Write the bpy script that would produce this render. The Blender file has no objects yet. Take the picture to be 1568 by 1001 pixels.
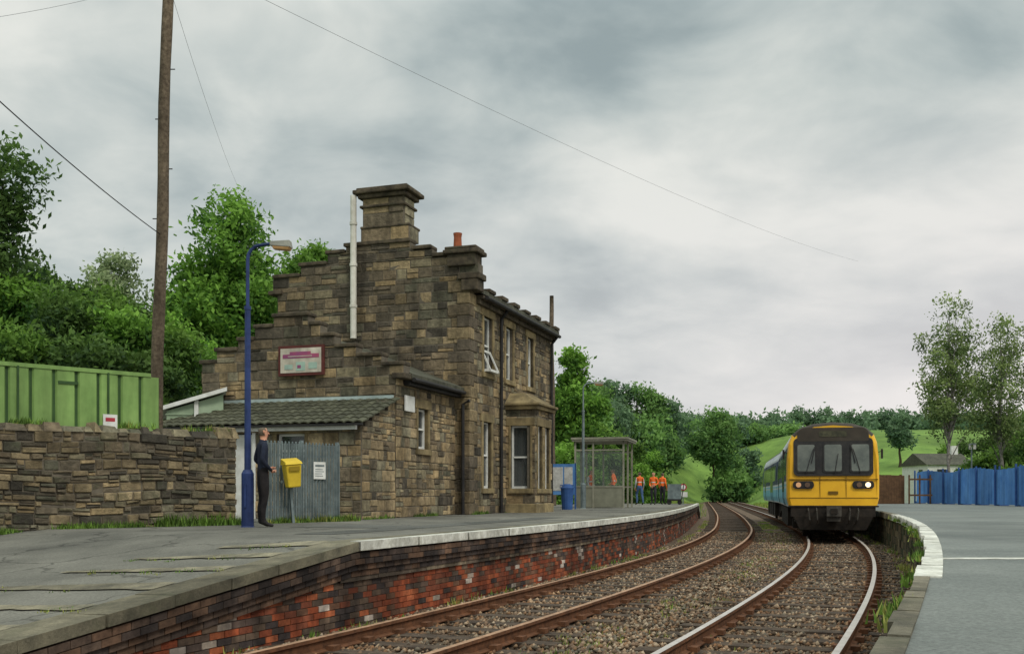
import bpy, math, random
import numpy as np
from mathutils import Vector, Matrix
random.seed(7); rng=np.random.default_rng(7)
sc=bpy.context.scene
sc.view_settings.view_transform='Standard'; sc.view_settings.look='None'; sc.view_settings.exposure=0; sc.view_settings.gamma=1

# ------------------------------------------------------------ helpers
def lin(r,g,b):
    f=lambda c:(c/255/12.92) if c/255<=.04045 else ((c/255+.055)/1.055)**2.4
    return (f(r),f(g),f(b))
def M(name,col,col2=None,scale=3.,rough=.85,bump=0.,bscale=None,attr=False,metal=0.,spec=.25,alpha=1.,emit=None,dirt=.25,transl=0.,dist=.02,streak=0.,speck=0.,crack=0.,moss=0.):
    m=bpy.data.materials.new(name); m.use_nodes=True; nt=m.node_tree; N=nt.nodes; L=nt.links
    b=N['Principled BSDF']; out=N['Material Output']
    geo=N.new('ShaderNodeNewGeometry')
    def noise(sc_,det=6,ro=.65,vec=None):
        n_=N.new('ShaderNodeTexNoise'); n_.inputs['Scale'].default_value=sc_; n_.inputs['Detail'].default_value=det; n_.inputs['Roughness'].default_value=ro
        L.new(vec or geo.outputs['Position'],n_.inputs['Vector']); return n_.outputs['Fac']
    def rng_(v,a,b_,c,d):
        r=N.new('ShaderNodeMapRange'); 
        for i,x_ in enumerate((a,b_,c,d)): r.inputs[i+1].default_value=x_
        L.new(v,r.inputs[0]); return r.outputs[0]
    def scl(c_,f_):
        v=N.new('ShaderNodeVectorMath'); v.operation='SCALE'; L.new(c_,v.inputs[0]); L.new(f_,v.inputs['Scale']); return v.outputs[0]
    mx=N.new('ShaderNodeMix'); mx.data_type='RGBA'
    mx.inputs[6].default_value=(*col,1); mx.inputs[7].default_value=(*(col2 or col),1)
    L.new(rng_(noise(scale),.32,.68,0,1),mx.inputs[0]); cur=mx.outputs[2]
    cur=scl(cur,rng_(noise(scale*.17,4),.35,.65,1-dirt,1+dirt*.5))
    if streak:
        mp=N.new('ShaderNodeMapping'); mp.inputs['Scale'].default_value=(1.6,1.6,.22); L.new(geo.outputs['Position'],mp.inputs[0])
        cur=scl(cur,rng_(noise(1.5,5,.6,mp.outputs[0]),.38,.62,1-streak,1.08))
    if speck: cur=scl(cur,rng_(noise(38,3,.8),.35,.65,1-speck,1+speck))
    if crack:
        dn=N.new('ShaderNodeTexNoise'); dn.inputs['Scale'].default_value=1.6; dn.inputs['Detail'].default_value=5; L.new(geo.outputs['Position'],dn.inputs['Vector'])
        av=N.new('ShaderNodeVectorMath'); av.operation='MULTIPLY_ADD'; L.new(dn.outputs['Color'],av.inputs[0]); av.inputs[1].default_value=(1.1,1.1,0); L.new(geo.outputs['Position'],av.inputs[2])
        vo=N.new('ShaderNodeTexVoronoi'); vo.feature='DISTANCE_TO_EDGE'; vo.inputs['Scale'].default_value=.42; L.new(av.outputs[0],vo.inputs['Vector'])
        cur=scl(cur,rng_(vo.outputs[0],.004,.016,1-crack,1.0))
    if attr:
        a=N.new('ShaderNodeAttribute'); a.attribute_name='Col'
        v2=N.new('ShaderNodeVectorMath'); v2.operation='MULTIPLY'; L.new(cur,v2.inputs[0]); L.new(a.outputs['Color'],v2.inputs[1]); cur=v2.outputs[0]
    if moss:
        m3=N.new('ShaderNodeMix'); m3.data_type='RGBA'; L.new(rng_(noise(2.6,8,.75),.52,.66,0,moss),m3.inputs[0]); L.new(cur,m3.inputs[6]); m3.inputs[7].default_value=(.075,.085,.045,1); cur=m3.outputs[2]
    L.new(cur,b.inputs['Base Color'])
    b.inputs['Roughness'].default_value=rough; b.inputs['Metallic'].default_value=metal
    b.inputs['Specular IOR Level'].default_value=spec; b.inputs['Alpha'].default_value=alpha
    if emit: b.inputs['Emission Color'].default_value=(*emit[0],1); b.inputs['Emission Strength'].default_value=emit[1]
    if bump:
        bp=N.new('ShaderNodeBump'); bp.inputs['Strength'].default_value=bump; bp.inputs['Distance'].default_value=dist
        L.new(noise(bscale or scale*3,8,.7),bp.inputs['Height']); L.new(bp.outputs[0],b.inputs['Normal'])
    if transl:
        t=N.new('ShaderNodeBsdfTranslucent'); L.new(cur,t.inputs['Color'])
        ms=N.new('ShaderNodeMixShader'); ms.inputs[0].default_value=transl
        L.new(b.outputs[0],ms.inputs[1]); L.new(t.outputs[0],ms.inputs[2]); L.new(ms.outputs[0],out.inputs[0])
    return m
def empty(name,loc=(0,0,0),rz=0,rx=0,ry=0):
    e=bpy.data.objects.new(name,None); e.empty_display_size=.3; sc.collection.objects.link(e)
    e.location=loc; e.rotation_euler=(rx,ry,rz); return e
class MB:
    def __init__(s): s.v=[];s.f=[];s.m=[];s.c=[]
    def face(s,pts,m=0,c=(1,1,1)):
        n=len(s.v); s.v+=[tuple(p) for p in pts]; s.f.append(tuple(range(n,n+len(pts)))); s.m.append(m); s.c.append(c)
    def hexa(s,p,m=0,c=(1,1,1),skip=()):
        n=len(s.v); s.v+=[tuple(q) for q in p]
        for i,q in enumerate(((3,2,1,0),(4,5,6,7),(0,1,5,4),(1,2,6,5),(2,3,7,6),(3,0,4,7))):
            if i in skip: continue
            s.f.append(tuple(n+k for k in q)); s.m.append(m); s.c.append(c)
    def box(s,x0,x1,y0,y1,z0,z1,m=0,c=(1,1,1)):
        s.hexa([(x0,y0,z0),(x1,y0,z0),(x1,y1,z0),(x0,y1,z0),(x0,y0,z1),(x1,y0,z1),(x1,y1,z1),(x0,y1,z1)],m,c)
    def mbox(s,mp,u0,u1,h0,h1,d0,d1,m=0,c=(1,1,1),ins=0.):
        p=[mp(u0,h0,d0),mp(u1,h0,d0),mp(u1,h1,d0),mp(u0,h1,d0),mp(u0+ins,h0+ins,d1),mp(u1-ins,h0+ins,d1),mp(u1-ins,h1-ins,d1),mp(u0+ins,h1-ins,d1)]
        s.hexa(p,m,c)
    def tube(s,pts,rad,n=8,m=0,c=(1,1,1),cap=True):
        pts=[Vector(p) for p in pts]; base=len(s.v)
        for i,p in enumerate(pts):
            t=(pts[min(i+1,len(pts)-1)]-pts[max(i-1,0)]).normalized()
            a=Vector((1,0,0)) if abs(t.x)<.8 else Vector((0,1,0))
            e1=t.cross(a).normalized(); e2=t.cross(e1)
            r=rad[i] if hasattr(rad,'__len__') else rad
            for k in range(n):
                an=2*math.pi*k/n; s.v.append(tuple(p+e1*(r*math.cos(an))+e2*(r*math.sin(an))))
        for i in range(len(pts)-1):
            for k in range(n):
                s.f.append((base+i*n+k,base+i*n+(k+1)%n,base+(i+1)*n+(k+1)%n,base+(i+1)*n+k)); s.m.append(m); s.c.append(c)
        if cap:
            s.f.append(tuple(base+k for k in range(n))); s.m.append(m); s.c.append(c)
            o=base+(len(pts)-1)*n; s.f.append(tuple(o+k for k in reversed(range(n)))); s.m.append(m); s.c.append(c)
    def build(s,name,mats,parent=None,smooth=False,bevel=0):
        me=bpy.data.meshes.new(name); me.from_pydata(s.v,[],s.f)
        for m in mats: me.materials.append(m)
        me.polygons.foreach_set('material_index',s.m)
        a=me.color_attributes.new('Col','FLOAT_COLOR','CORNER')
        tot=np.array([len(f) for f in s.f]); cc=np.ones((len(s.f),4)); cc[:,:3]=np.array(s.c)
        a.data.foreach_set('color',np.repeat(cc,tot,axis=0).ravel())
        if smooth: me.polygons.foreach_set('use_smooth',[True]*len(s.f))
        me.update()
        o=bpy.data.objects.new(name,me); sc.collection.objects.link(o)
        if parent: o.parent=parent
        if bevel:
            b=o.modifiers.new('b','BEVEL'); b.width=bevel; b.segments=2; b.limit_method='ANGLE'
        return o
def np_mesh(name,V,F,k,cols,mat,parent=None):
    me=bpy.data.meshes.new(name); me.vertices.add(len(V)); me.vertices.foreach_set('co',V.astype(np.float32).ravel())
    me.loops.add(len(F)*k); me.loops.foreach_set('vertex_index',F.astype(np.int32).ravel())
    me.polygons.add(len(F)); me.polygons.foreach_set('loop_start',np.arange(0,len(F)*k,k,dtype=np.int32))
    me.polygons.foreach_set('loop_total',np.full(len(F),k,dtype=np.int32))
    me.update(calc_edges=True)
    a=me.color_attributes.new('Col','FLOAT_COLOR','CORNER'); cc=np.ones((len(F),4),dtype=np.float32); cc[:,:3]=cols
    a.data.foreach_set('color',np.repeat(cc,k,axis=0).ravel())
    me.materials.append(mat); me.validate()
    o=bpy.data.objects.new(name,me); sc.collection.objects.link(o)
    if parent: o.parent=parent
    return o
def sm(a,b,x):
    t=max(0,min(1,(x-a)/(b-a))); return t*t*(3-2*t)

# ------------------------------------------------------------ track path
SY=[-20,9,15,22,32,45,75,140,170,260]; SS=[.54,.435,.40,.35,.28,.215,.19,.185,.19,.40]
Ys=np.arange(-12,240,.1); sl=np.interp(Ys,SY,SS)
Xs=np.concatenate([[0],np.cumsum((sl[1:]+sl[:-1])/2*.1)]); Xs+= -1.59-np.interp(9.17,Ys,Xs)
Ss=np.concatenate([[0],np.cumsum(np.hypot(np.diff(Xs),.1))])
def sY(y): return float(np.interp(y,Ys,Ss))
def at(s,lat=0,z=0):
    x=np.interp(s,Ss,Xs); y=np.interp(s,Ss,Ys); k=np.interp(s,Ss,sl); n=math.hypot(1,k)
    return (float(x+lat/n),float(y-lat*k/n),z)
def lat_of(X,Y):
    x=np.interp(Y,Ys,Xs); k=np.interp(Y,Ys,sl); return (X-x)/math.hypot(1,k)
def zpl(X,Y):
    L=(X+1.78)*-.6+(Y-12.2)*-.8
    z=.85-.115*max(0,L)
    if Y>60: z-=.13*(Y-60)
    return max(z,-.3)
def ldge(s): # left platform edge lateral
    y=np.interp(s,Ss,Ys); return -1.52-.35*sm(20,45,y)

# ------------------------------------------------------------ materials
m_stone=M('sandstone_blocks',(.62,.61,.58),(1.30,1.25,1.14),8,.95,1.,16,attr=True,dirt=.32,dist=.04,streak=.42)
m_rubble=M('mossy_rubble_stone',(.62,.62,.60),(1.22,1.20,1.12),8,.95,1.,16,attr=True,dirt=.35,dist=.04,streak=.25,moss=.55)
m_mortar=M('mortar',(.18,.155,.115),(.10,.085,.066),6,.95,.5)
m_dstone=M('dark_coping_stone',lin(106,95,78),lin(56,51,44),5,.95,.8,20,streak=.25,moss=.3)
m_dress=M('dressed_stone',lin(168,150,110),lin(112,100,76),3,.95,.5,20,streak=.3)
m_white=M('white_paint',lin(228,229,225),lin(200,200,192),4,.5,dirt=.1)
m_wht2=M('worn_white_paint',lin(228,228,218),lin(172,170,156),9,.8,.3,30,dirt=.25,speck=.08)
m_glass=M('window_glass',(.03,.035,.035),(.05,.055,.055),2,.08,spec=.7)
m_curt=M('net_curtain',lin(210,210,205),lin(172,172,166),9,.9)
m_slate=M('roof_slate',lin(94,94,80),lin(60,60,50),6,.8,.5,20,attr=True)
m_asph=M('weathered_asphalt',lin(94,93,86),lin(128,126,116),.7,.95,.8,90,dirt=.34,dist=.01,speck=.24,crack=.45)
m_asph3=M('weathered_asphalt_yard',lin(100,105,102),lin(126,130,125),.6,.95,.8,90,dirt=.26,dist=.01,speck=.24)
m_asph2=M('asphalt_patch',lin(84,85,80),lin(104,104,98),2,.95,.8,90,speck=.25)
m_brick=M('platform_brick',(.5,.47,.47),(1.45,1.34,1.25),5,.95,.6,40,attr=True,dirt=.5,streak=.45)
m_ball=M('ballast',lin(122,104,86),lin(78,66,54),14,.98,1.,60,dirt=.3,dist=.03)
m_stn=M('ballast_stone',(.8,.8,.8),(1.15,1.1,1.05),3,.95,.3,60,attr=True,dirt=.35)
m_slp=M('timber_sleeper',lin(100,86,72),lin(60,51,44),9,.95,.8,40)
m_rust=M('rail_rust',lin(120,80,54),lin(80,54,38),12,.85,.4,60)
m_rtop=M('rail_top_polished',(.66,.61,.56),(.5,.44,.39),8,.4,metal=.5,dirt=.1)
m_rtop2=M('rail_top_rusty',lin(186,152,122),lin(146,110,84),12,.6,metal=.1)
m_grass=M('grass_ground',lin(118,148,68),lin(88,116,52),.3,.95,.8,8,dirt=.25,dist=.1)
m_blade=M('grass_blades',(.8,.8,.8),(1.2,1.2,1.1),6,.8,attr=True,transl=.3)
m_leaf=M('leaves',(.8,.8,.8),(1.2,1.2,1.1),1.5,.7,attr=True,transl=.38,dirt=.3)
m_bark=M('bark',lin(92,80,64),lin(56,48,40),8,.95,.8,30)
m_birch=M('birch_bark',lin(170,165,155),lin(70,66,60),6,.9)
m_pole=M('weathered_pole',lin(126,112,94),lin(80,68,56),14,.95,.8,30,streak=.35)
m_green=M('green_steel_sheet',lin(138,170,98),lin(116,148,82),2,.6,dirt=.2,streak=.25)
m_greend=M('green_steel_dark',lin(64,92,52),lin(50,74,42),3,.7)
m_gclad=M('pale_cladding',lin(166,184,156),lin(146,166,138),3,.7)
m_grey=M('galvanised_grey',lin(134,146,146),lin(104,116,118),5,.6,metal=.2,dirt=.25,streak=.2)
m_blue=M('blue_paint_post',lin(50,68,118),lin(36,50,90),4,.5,streak=.2)
m_blueh=M('blue_hoarding',lin(104,156,214),lin(76,128,194),1.2,.65,dirt=.2,streak=.25,attr=True)
m_bled=M('blue_rail_dark',lin(58,94,150),lin(44,74,126),3,.7)
m_yel=M('yellow_plastic',lin(226,196,60),lin(204,172,48),3,.55)
m_black=M('black_metal',(.015,.015,.016),(.035,.032,.03),5,.6)
m_dk=M('dark_interior',(.02,.02,.02),(.03,.03,.03),3,.9)
m_red=M('red_paint',lin(178,62,72),lin(160,50,62),4,.6)
m_bluep=M('blue_panel',lin(84,84,150),lin(70,70,130),4,.6)
m_wood=M('brown_timber',lin(112,84,60),lin(78,58,42),5,.9,.5,20)
m_clay=M('clay_pot',lin(176,100,68),lin(140,78,54),6,.9)

# ------------------------------------------------------------ terrain
def terr(X,Y):
    lat=lat_of(X,min(Y,235)); z=-.5
    z+=3.2*sm(-15,-32,lat)*sm(20,45,Y) if lat<0 else 0
    mask=sm(4,17,abs(lat-1.7)) if Y<200 else sm(4,17,abs(lat-1.7))*(1-sm(200,235,Y))+sm(200,235,Y)
    z+=11*sm(100,225,Y)*mask
    z+=4.5*sm(95,190,Y)*sm(44,66,X)
    z+=15*sm(230,620,Y)+ (6*math.sin(X*.011+1.3)+4*math.sin(Y*.009+X*.02))*sm(240,500,Y)
    z+=9*sm(170,300,Y)*sm(45,-60,X)
    z+=.25*math.sin(X*.31)*math.cos(Y*.27)*sm(12,30,abs(lat))
    return z
gx=np.sign(np.linspace(-1,1,171))*(np.abs(np.linspace(-1,1,171))**2.6)*2600+12
gy=np.concatenate([np.linspace(-60,300,120),300+np.linspace(0.02,1,50)**2*3200])
V=np.array([(x,y,terr(x,y)) for y in gy for x in gx]); nx=len(gx)
F=np.array([(j*nx+i,j*nx+i+1,(j+1)*nx+i+1,(j+1)*nx+i) for j in range(len(gy)-1) for i in range(nx-1)])
g=np_mesh('ground_terrain',V,F,4,np.ones((len(F),3)),m_grass); g.data.polygons.foreach_set('use_smooth',[True]*len(F))

# ballast bed
mb=MB(); ss=np.arange(sY(-6),sY(225),.5); lats=[-2.0,-1.2,-.5,.5,1.2,1.7,2.4,3.4,4.4,5.3]
for a,b in zip(ss[:-1],ss[1:]):
    for l0,l1 in zip(lats[:-1],lats[1:]):
        zz=lambda l,s:-.19+.02*math.sin(s*3.1+l*5)-(.05 if l==1.7 else 0)
        mb.face([at(a,l0,zz(l0,a)),at(a,l1,zz(l1,a)),at(b,l1,zz(l1,b)),at(b,l0,zz(l0,b))])
for a,b in zip(ss[:-1:4],ss[4::4]):
    mb.face([at(a,-2.0,-.19),at(b,-2.0,-.19),at(b,-3.2,-.6),at(a,-3.2,-.6)]); mb.face([at(a,5.3,-.19),at(a,6.6,-.6),at(b,6.6,-.6),at(b,5.3,-.19)])
mb.build('ballast_trackbed',[m_ball])
# tracks
def track(name,lat,topm):
    e=empty(name)
    mb=MB(); s=sY(-6)
    while s<sY(200):
        j=random.uniform(-.03,.03); w=.125; zt=-.150+random.uniform(-.015,.008)
        p=[at(s-w+j,lat-1.28,-.3),at(s-w+j,lat+1.28,-.3),at(s+w+j,lat+1.28,-.3),at(s+w+j,lat-1.28,-.3)]
        mb.hexa([*p,*[(q[0],q[1],zt) for q in p]],0)
        s+=.68
    mb.build('sleepers',[m_slp],e)
    prof=[(-.034,0),(.034,0),(.036,-.035),(.010,-.05),(.010,-.125),(.065,-.14),(.065,-.152),(-.065,-.152),(-.065,-.14),(-.010,-.125),(-.010,-.05),(-.036,-.035)]
    for side,l in (('rail_left',-.752),('rail_right',.752)):
        mb=MB(); sv=np.concatenate([np.arange(sY(-6),sY(60),.4),np.arange(sY(60),sY(215),2)])
        for k,s in enumerate(sv):
            for (d,z) in prof: mb.v.append(at(s,lat+l+d,z))
        n=len(prof)
        for k in range(len(sv)-1):
            for i in range(n):
                mb.f.append((k*n+i,k*n+(i+1)%n,(k+1)*n+(i+1)%n,(k+1)*n+i)); mb.m.append(1 if i==0 else 0); mb.c.append((1,1,1))
        mb.build(side,[m_rust,topm],e)
        mb=MB(); s=sY(-6)
        while s<sY(75):
            for d in (-.11,.06):
                p=[at(s-.07,lat+l+d-.02,-.15),at(s-.07,lat+l+d+.07,-.15),at(s+.07,lat+l+d+.07,-.15),at(s+.07,lat+l+d-.02,-.15)]
                mb.hexa([*p,*[(q[0],q[1],-.095) for q in p]],0)
            s+=.68
        mb.build('chairs',[m_rust],e)
track('railway_track',0,m_rtop2); track('railway_track',3.4,m_rtop)

# ballast stones
N=52000
s_=sY(6.5)+ (rng.random(N)**1.45)*(sY(42)-sY(6.5)); l_=rng.uniform(-1.5,4.95,N)
okm=np.ones(N,bool)
s0=sY(-6); ph=((s_-s0)/.68)%1; onsl=((ph<.19)|(ph>.81)); near=(np.abs(l_)<1.28)|(np.abs(l_-3.4)<1.28)
okm&=~(onsl&near&(rng.random(N)<.78))
for c in (-.752,.752,2.648,4.152): okm&=np.abs(l_-c)>.075
s_=s_[okm]; l_=l_[okm]; N=len(s_)
x=np.interp(s_,Ss,Xs); y=np.interp(s_,Ss,Ys); k=np.interp(s_,Ss,sl); n=np.hypot(1,k)
P=np.stack([x+l_/n,y-l_*k/n,-.185+rng.random(N)*.03],1)
octa=np.array([(1,0,0),(0,1,0),(-1,0,0),(0,-1,0),(0,0,1),(0,0,-1)],float)
of=np.array([(0,1,4),(1,2,4),(2,3,4),(3,0,4),(1,0,5),(2,1,5),(3,2,5),(0,3,5)])
sz=rng.uniform(.018,.042,N)
VV=octa[None]*(1+rng.uniform(-.35,.35,(N,6,3)))
VV=VV*sz[:,None,None]; VV[:,:,2]*=.8
an=rng.uniform(0,6.28,N); ca,sa=np.cos(an),np.sin(an)
VX=VV[:,:,0]*ca[:,None]-VV[:,:,1]*sa[:,None]+VV[:,:,2]*.3; VY=VV[:,:,0]*sa[:,None]+VV[:,:,1]*ca[:,None]
VV=np.stack([VX,VY,VV[:,:,2]],2)+P[:,None,:]
FF=(of[None]+6*np.arange(N)[:,None,None]).reshape(-1,3)
pal=np.array([lin(148,128,106),lin(120,100,82),lin(92,78,64),lin(166,150,128),lin(134,106,80),lin(108,102,90)])
rust=np.exp(-(np.minimum.reduce([np.abs(l_-c) for c in (-.752,.752,2.648,4.152)])/.3)**2)[:,None]
cc=pal[rng.integers(0,len(pal),N)]*rng.uniform(.75,1.15,(N,1))*(1-rust*np.array([.1,.28,.42]))
np_mesh('ballast_stones',VV.reshape(-1,3),FF,3,np.repeat(cc,8,axis=0),m_stn)

# ------------------------------------------------------------ grass / foliage
def blades(name,P,h,cols,nb=9,spread=.08,parent=None):
    P=np.repeat(np.asarray(P,float),nb,axis=0); h=np.repeat(np.asarray(h,float),nb); n=len(P)
    cols=np.repeat(np.asarray(cols,float),nb,axis=0)*rng.uniform(.6,1.35,(n,1))
    P=P+np.stack([rng.normal(0,spread,n),rng.normal(0,spread,n),np.zeros(n)],1)
    a=rng.uniform(0,6.28,n); w=h*.06+.006; hh=h*rng.uniform(.5,1.1,n)
    d=np.stack([np.cos(a),np.sin(a),np.zeros(n)],1); b=np.stack([-np.sin(a),np.cos(a),np.zeros(n)],1)
    lean=hh*rng.uniform(.1,.7,n)
    V=np.stack([P-d*w[:,None],P+d*w[:,None],P+b*lean[:,None]+np.array([0,0,1])*hh[:,None]],1)
    F=np.arange(3*n).reshape(n,3)
    return np_mesh(name,V.reshape(-1,3),F,3,cols,m_blade,parent)
def leaves(name,C,size,cols,parent,mat=m_leaf,droop=0):
    n=len(C); u=rng.normal(size=(n,3)); u[:,2]-=droop; u/=np.linalg.norm(u,axis=1)[:,None]
    w=rng.normal(size=(n,3)); v=np.cross(u,w); v/=np.linalg.norm(v,axis=1)[:,None]+1e-9
    s=(size*rng.uniform(.6,1.4,n))[:,None]
    V=np.stack([C-u*s,C+v*s*.45,C+u*s,C-v*s*.45],1)
    return np_mesh(name,V.reshape(-1,3),np.arange(4*n).reshape(n,4),4,cols,mat,parent)
GREENS={'bright':(lin(132,176,72),lin(58,98,40)),'mid':(lin(118,154,66),lin(52,84,40)),'dark':(lin(98,128,62),lin(44,70,38)),'pale':(lin(172,186,144),lin(106,126,88)),'birch':(lin(156,174,108),lin(84,106,64)),'far':(lin(122,150,114),lin(78,108,84)),'farbright':(lin(130,168,92),lin(74,110,66))}  # far greens paler and bluer: distance haze painted into the leaf colour
def crown(P0,rx,rz,nl,nc,nleaf,ls,pal):
    c0=np.array(GREENS[pal][0]); c1=np.array(GREENS[pal][1])
    ld=rng.normal(size=(nl,3)); ld/=np.linalg.norm(ld,axis=1)[:,None]
    ld[0]=(0,0,1); ld[1]=(.25,0,.95)
    f_=rng.uniform(.35,.78,(nl,1)); f_[:2]=.80
    lc=P0+ld*np.array([rx,rx,rz])*f_; lr=rx*rng.uniform(.28,.5,nl)
    li=rng.integers(0,nl,nc); d=rng.normal(size=(nc,3)); d/=np.linalg.norm(d,axis=1)[:,None]
    rr=lr[li]*rng.uniform(.45,1.08,nc); cl=lc[li]+d*rr[:,None]*np.array([1,1,.85])
    up=np.clip(.5+.5*d[:,2]+rng.normal(0,.22,nc),0,1)*np.clip(.55+.5*(cl[:,2]-P0[2]+rz)/(2*rz),.4,1)  # shading painted into leaf colour: lobe tops lighter, undersides and lower crown darker
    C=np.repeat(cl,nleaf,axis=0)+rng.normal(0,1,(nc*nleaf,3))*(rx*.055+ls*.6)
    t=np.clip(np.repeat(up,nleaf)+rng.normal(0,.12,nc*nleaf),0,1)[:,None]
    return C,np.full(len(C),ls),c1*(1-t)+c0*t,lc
def tree(name,X,Y,top,rx,bottom=None,pal='mid',nl=26,nc=1500,nleaf=18,ls=.13,bark=m_bark,tr=.22,droop=0,lean=0):
    base=terr(X,Y); e=empty(name,(0,0,0)); 
    bottom=base+(top-base)*.25 if bottom is None else bottom
    P0=np.array([X,Y,(top+bottom)/2]); rz=(top-bottom)/2
    C,S,K,lc=crown(P0,rx,rz,nl,nc,nleaf,ls,pal)
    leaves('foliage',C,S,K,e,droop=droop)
    mb=MB(); Pb=Vector((X+lean,Y,base-.2)); Pt=Vector((X,Y,top-rz*.35)); pts=[]
    for i in range(7):
        t=i/6; pts.append(Pb.lerp(Pt,t)+Vector((math.sin(i*1.7+X)*.12*(t>0),math.cos(i*2.1)*.12*(t>0),0)))
    mb.tube(pts,[tr*(1.25 if i==0 else 1-.13*i) for i in range(7)],8)
    for c in lc[:min(30,len(lc))]:
        c=Vector(c); tt=max(.2,min(.92,((c.z-base)/(Pt.z-base))*.72)); p=Pb.lerp(Pt,tt); mid=p.lerp(c,.5)+Vector((0,0,.2*rx*.3))
        mb.tube([p,mid,c],[tr*.38,tr*.22,tr*.07],5)
    mb.build('trunk_and_limbs',[bark],e); return e
def mass(name,items,pal,ls,nleaf=14,trunks=True):
    e=empty(name); Cs=[];Ks=[];Sz=[]; mb=MB()
    for (X,Y,top,rx,nc) in items:
        b=terr(X,Y); bot=b+.0; P0=np.array([X,Y,(top+bot)/2]); rz=max(.8,(top-bot)/2)
        C,S,K,lc=crown(P0,rx,rz,14,nc,nleaf,ls,pal if isinstance(pal,str) else random.choice(pal)); Cs.append(C);Ks.append(K);Sz.append(S)
        if trunks:
            mb.tube([(X,Y,b-.3),(X+.1,Y,(b+top)/2),(X,Y,top-rz*.4)],[rx*.07,rx*.05,rx*.02],6)
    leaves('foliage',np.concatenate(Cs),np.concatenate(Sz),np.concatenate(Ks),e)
    if trunks: mb.build('stems',[m_bark],e)

tree('broadleaf_tree',-19.7,38,14.6,3.4,4.0,'dark',30,1700,18,.13)
tree('young_ash_tree',-20.2,51,13.6,2.0,7.5,'pale',18,420,16,.12,tr=.12)
tree('broadleaf_tree',-13.9,50,16.2,3.35,3.5,'bright',46,2700,18,.15)
tree('broadleaf_tree',-10.9,56,15.3,2.6,6,'bright',18,950,18,.14)
tree('broadleaf_tree',3.6,62,10.4,2.1,2,'bright',22,1100,16,.14)
tree('birch_tree',26.8,62,14.0,2.3,3.0,'birch',48,800,14,.095,m_birch,.13,droop=.7)
tree('birch_tree',30.4,63,13.0,2.6,3.0,'birch',48,850,14,.095,m_birch,.13,droop=.7)
tree('broadleaf_tree',29.6,56,6.9,1.8,1.2,'mid',18,700,16,.12)
tree('rowan_tree',35.8,180,15.4,5.0,6,'farbright',22,800,14,.33)
tree('oak_tree',57.5,150,12.5,2.4,8,'far',14,400,14,.26)
def at_bearing(px,py,Y): return ((px-784)/1550*Y,Y,(755-py)/1550*Y+1.45)   # survey bearing -> world metres
it=[]
for px,py,Y in [(10,415,36),(45,430,37),(80,440,35),(115,425,39),(150,445,36),(190,465,35),(225,480,37),(262,495,36),(295,520,38),(20,500,33),(70,510,34),(130,510,33),(180,530,34),(240,545,34),(-40,430,37),(320,540,40),(100,440,42),(205,450,44),(255,480,45),(60,400,44),(160,430,46)]:
    a=at_bearing(px,py,Y); it.append((*a,1.7+random.random()*.6,480))
mass('undergrowth_thicket',it,['mid','bright','dark'],.115,15)
it=[]
for px,py,Y in [(845,650,62),(880,635,66),(912,648,68),(940,660,72),(968,675,78),(992,695,84),(860,680,58),(900,690,60),(940,695,66),(975,715,74),(1005,728,90),(845,695,55)]:
    a=at_bearing(px,py,Y); it.append((*a,1.6+random.random()*.6,380))
mass('lineside_bushes',it,['mid','bright'],.13,14)
it=[]
for px,py,Y in [(905,592,190),(925,586,195),(950,590,205),(975,594,205),(1000,602,206),(1020,614,208),(1035,642,215),(880,600,185),(1128,655,235),(1150,660,235),(1175,664,240),(1205,662,245),(1232,664,245),(1262,666,250),(1290,664,250),(1320,666,255),(1062,660,240),(945,632,170),(985,644,172),(915,634,165),(1110,728,180),(1120,704,205),(1142,694,210),(1010,664,190)]:
    a=at_bearing(px,py,Y); it.append((*a,4.2+random.random()*1.5,240))
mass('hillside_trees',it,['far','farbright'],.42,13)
it=[]
for i in range(34):
    px=860+i*26+random.uniform(-8,8); Y=random.uniform(380,460); X=(px-784)/1550*Y; it.append((X,Y,terr(X,Y)+random.uniform(7,11),9,130))
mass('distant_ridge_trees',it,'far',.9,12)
it=[]
for px,py,Y in [(1445,684,106),(1475,676,106),(1505,672,86),(1530,668,80),(1560,660,78),(1590,650,78),(1500,702,72),(1525,696,72),(1552,688,70),(1595,690,66),(1575,704,60)]:
    a=at_bearing(px,py,Y); it.append((*a,1.6+random.random()*.7,330))
mass('hedgerow_trees',it,['dark','mid'],.17,14)
it=[]
for i in range(26):
    t=i/25; Y=150+60*t; X=16+6*t+random.uniform(-.5,.5); it.append((X-4*math.sin(t*3),Y,terr(X,Y)+random.uniform(1.2,2.2),1.4,60))
mass('field_hedge',it,'far',.28,10,False)

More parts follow.
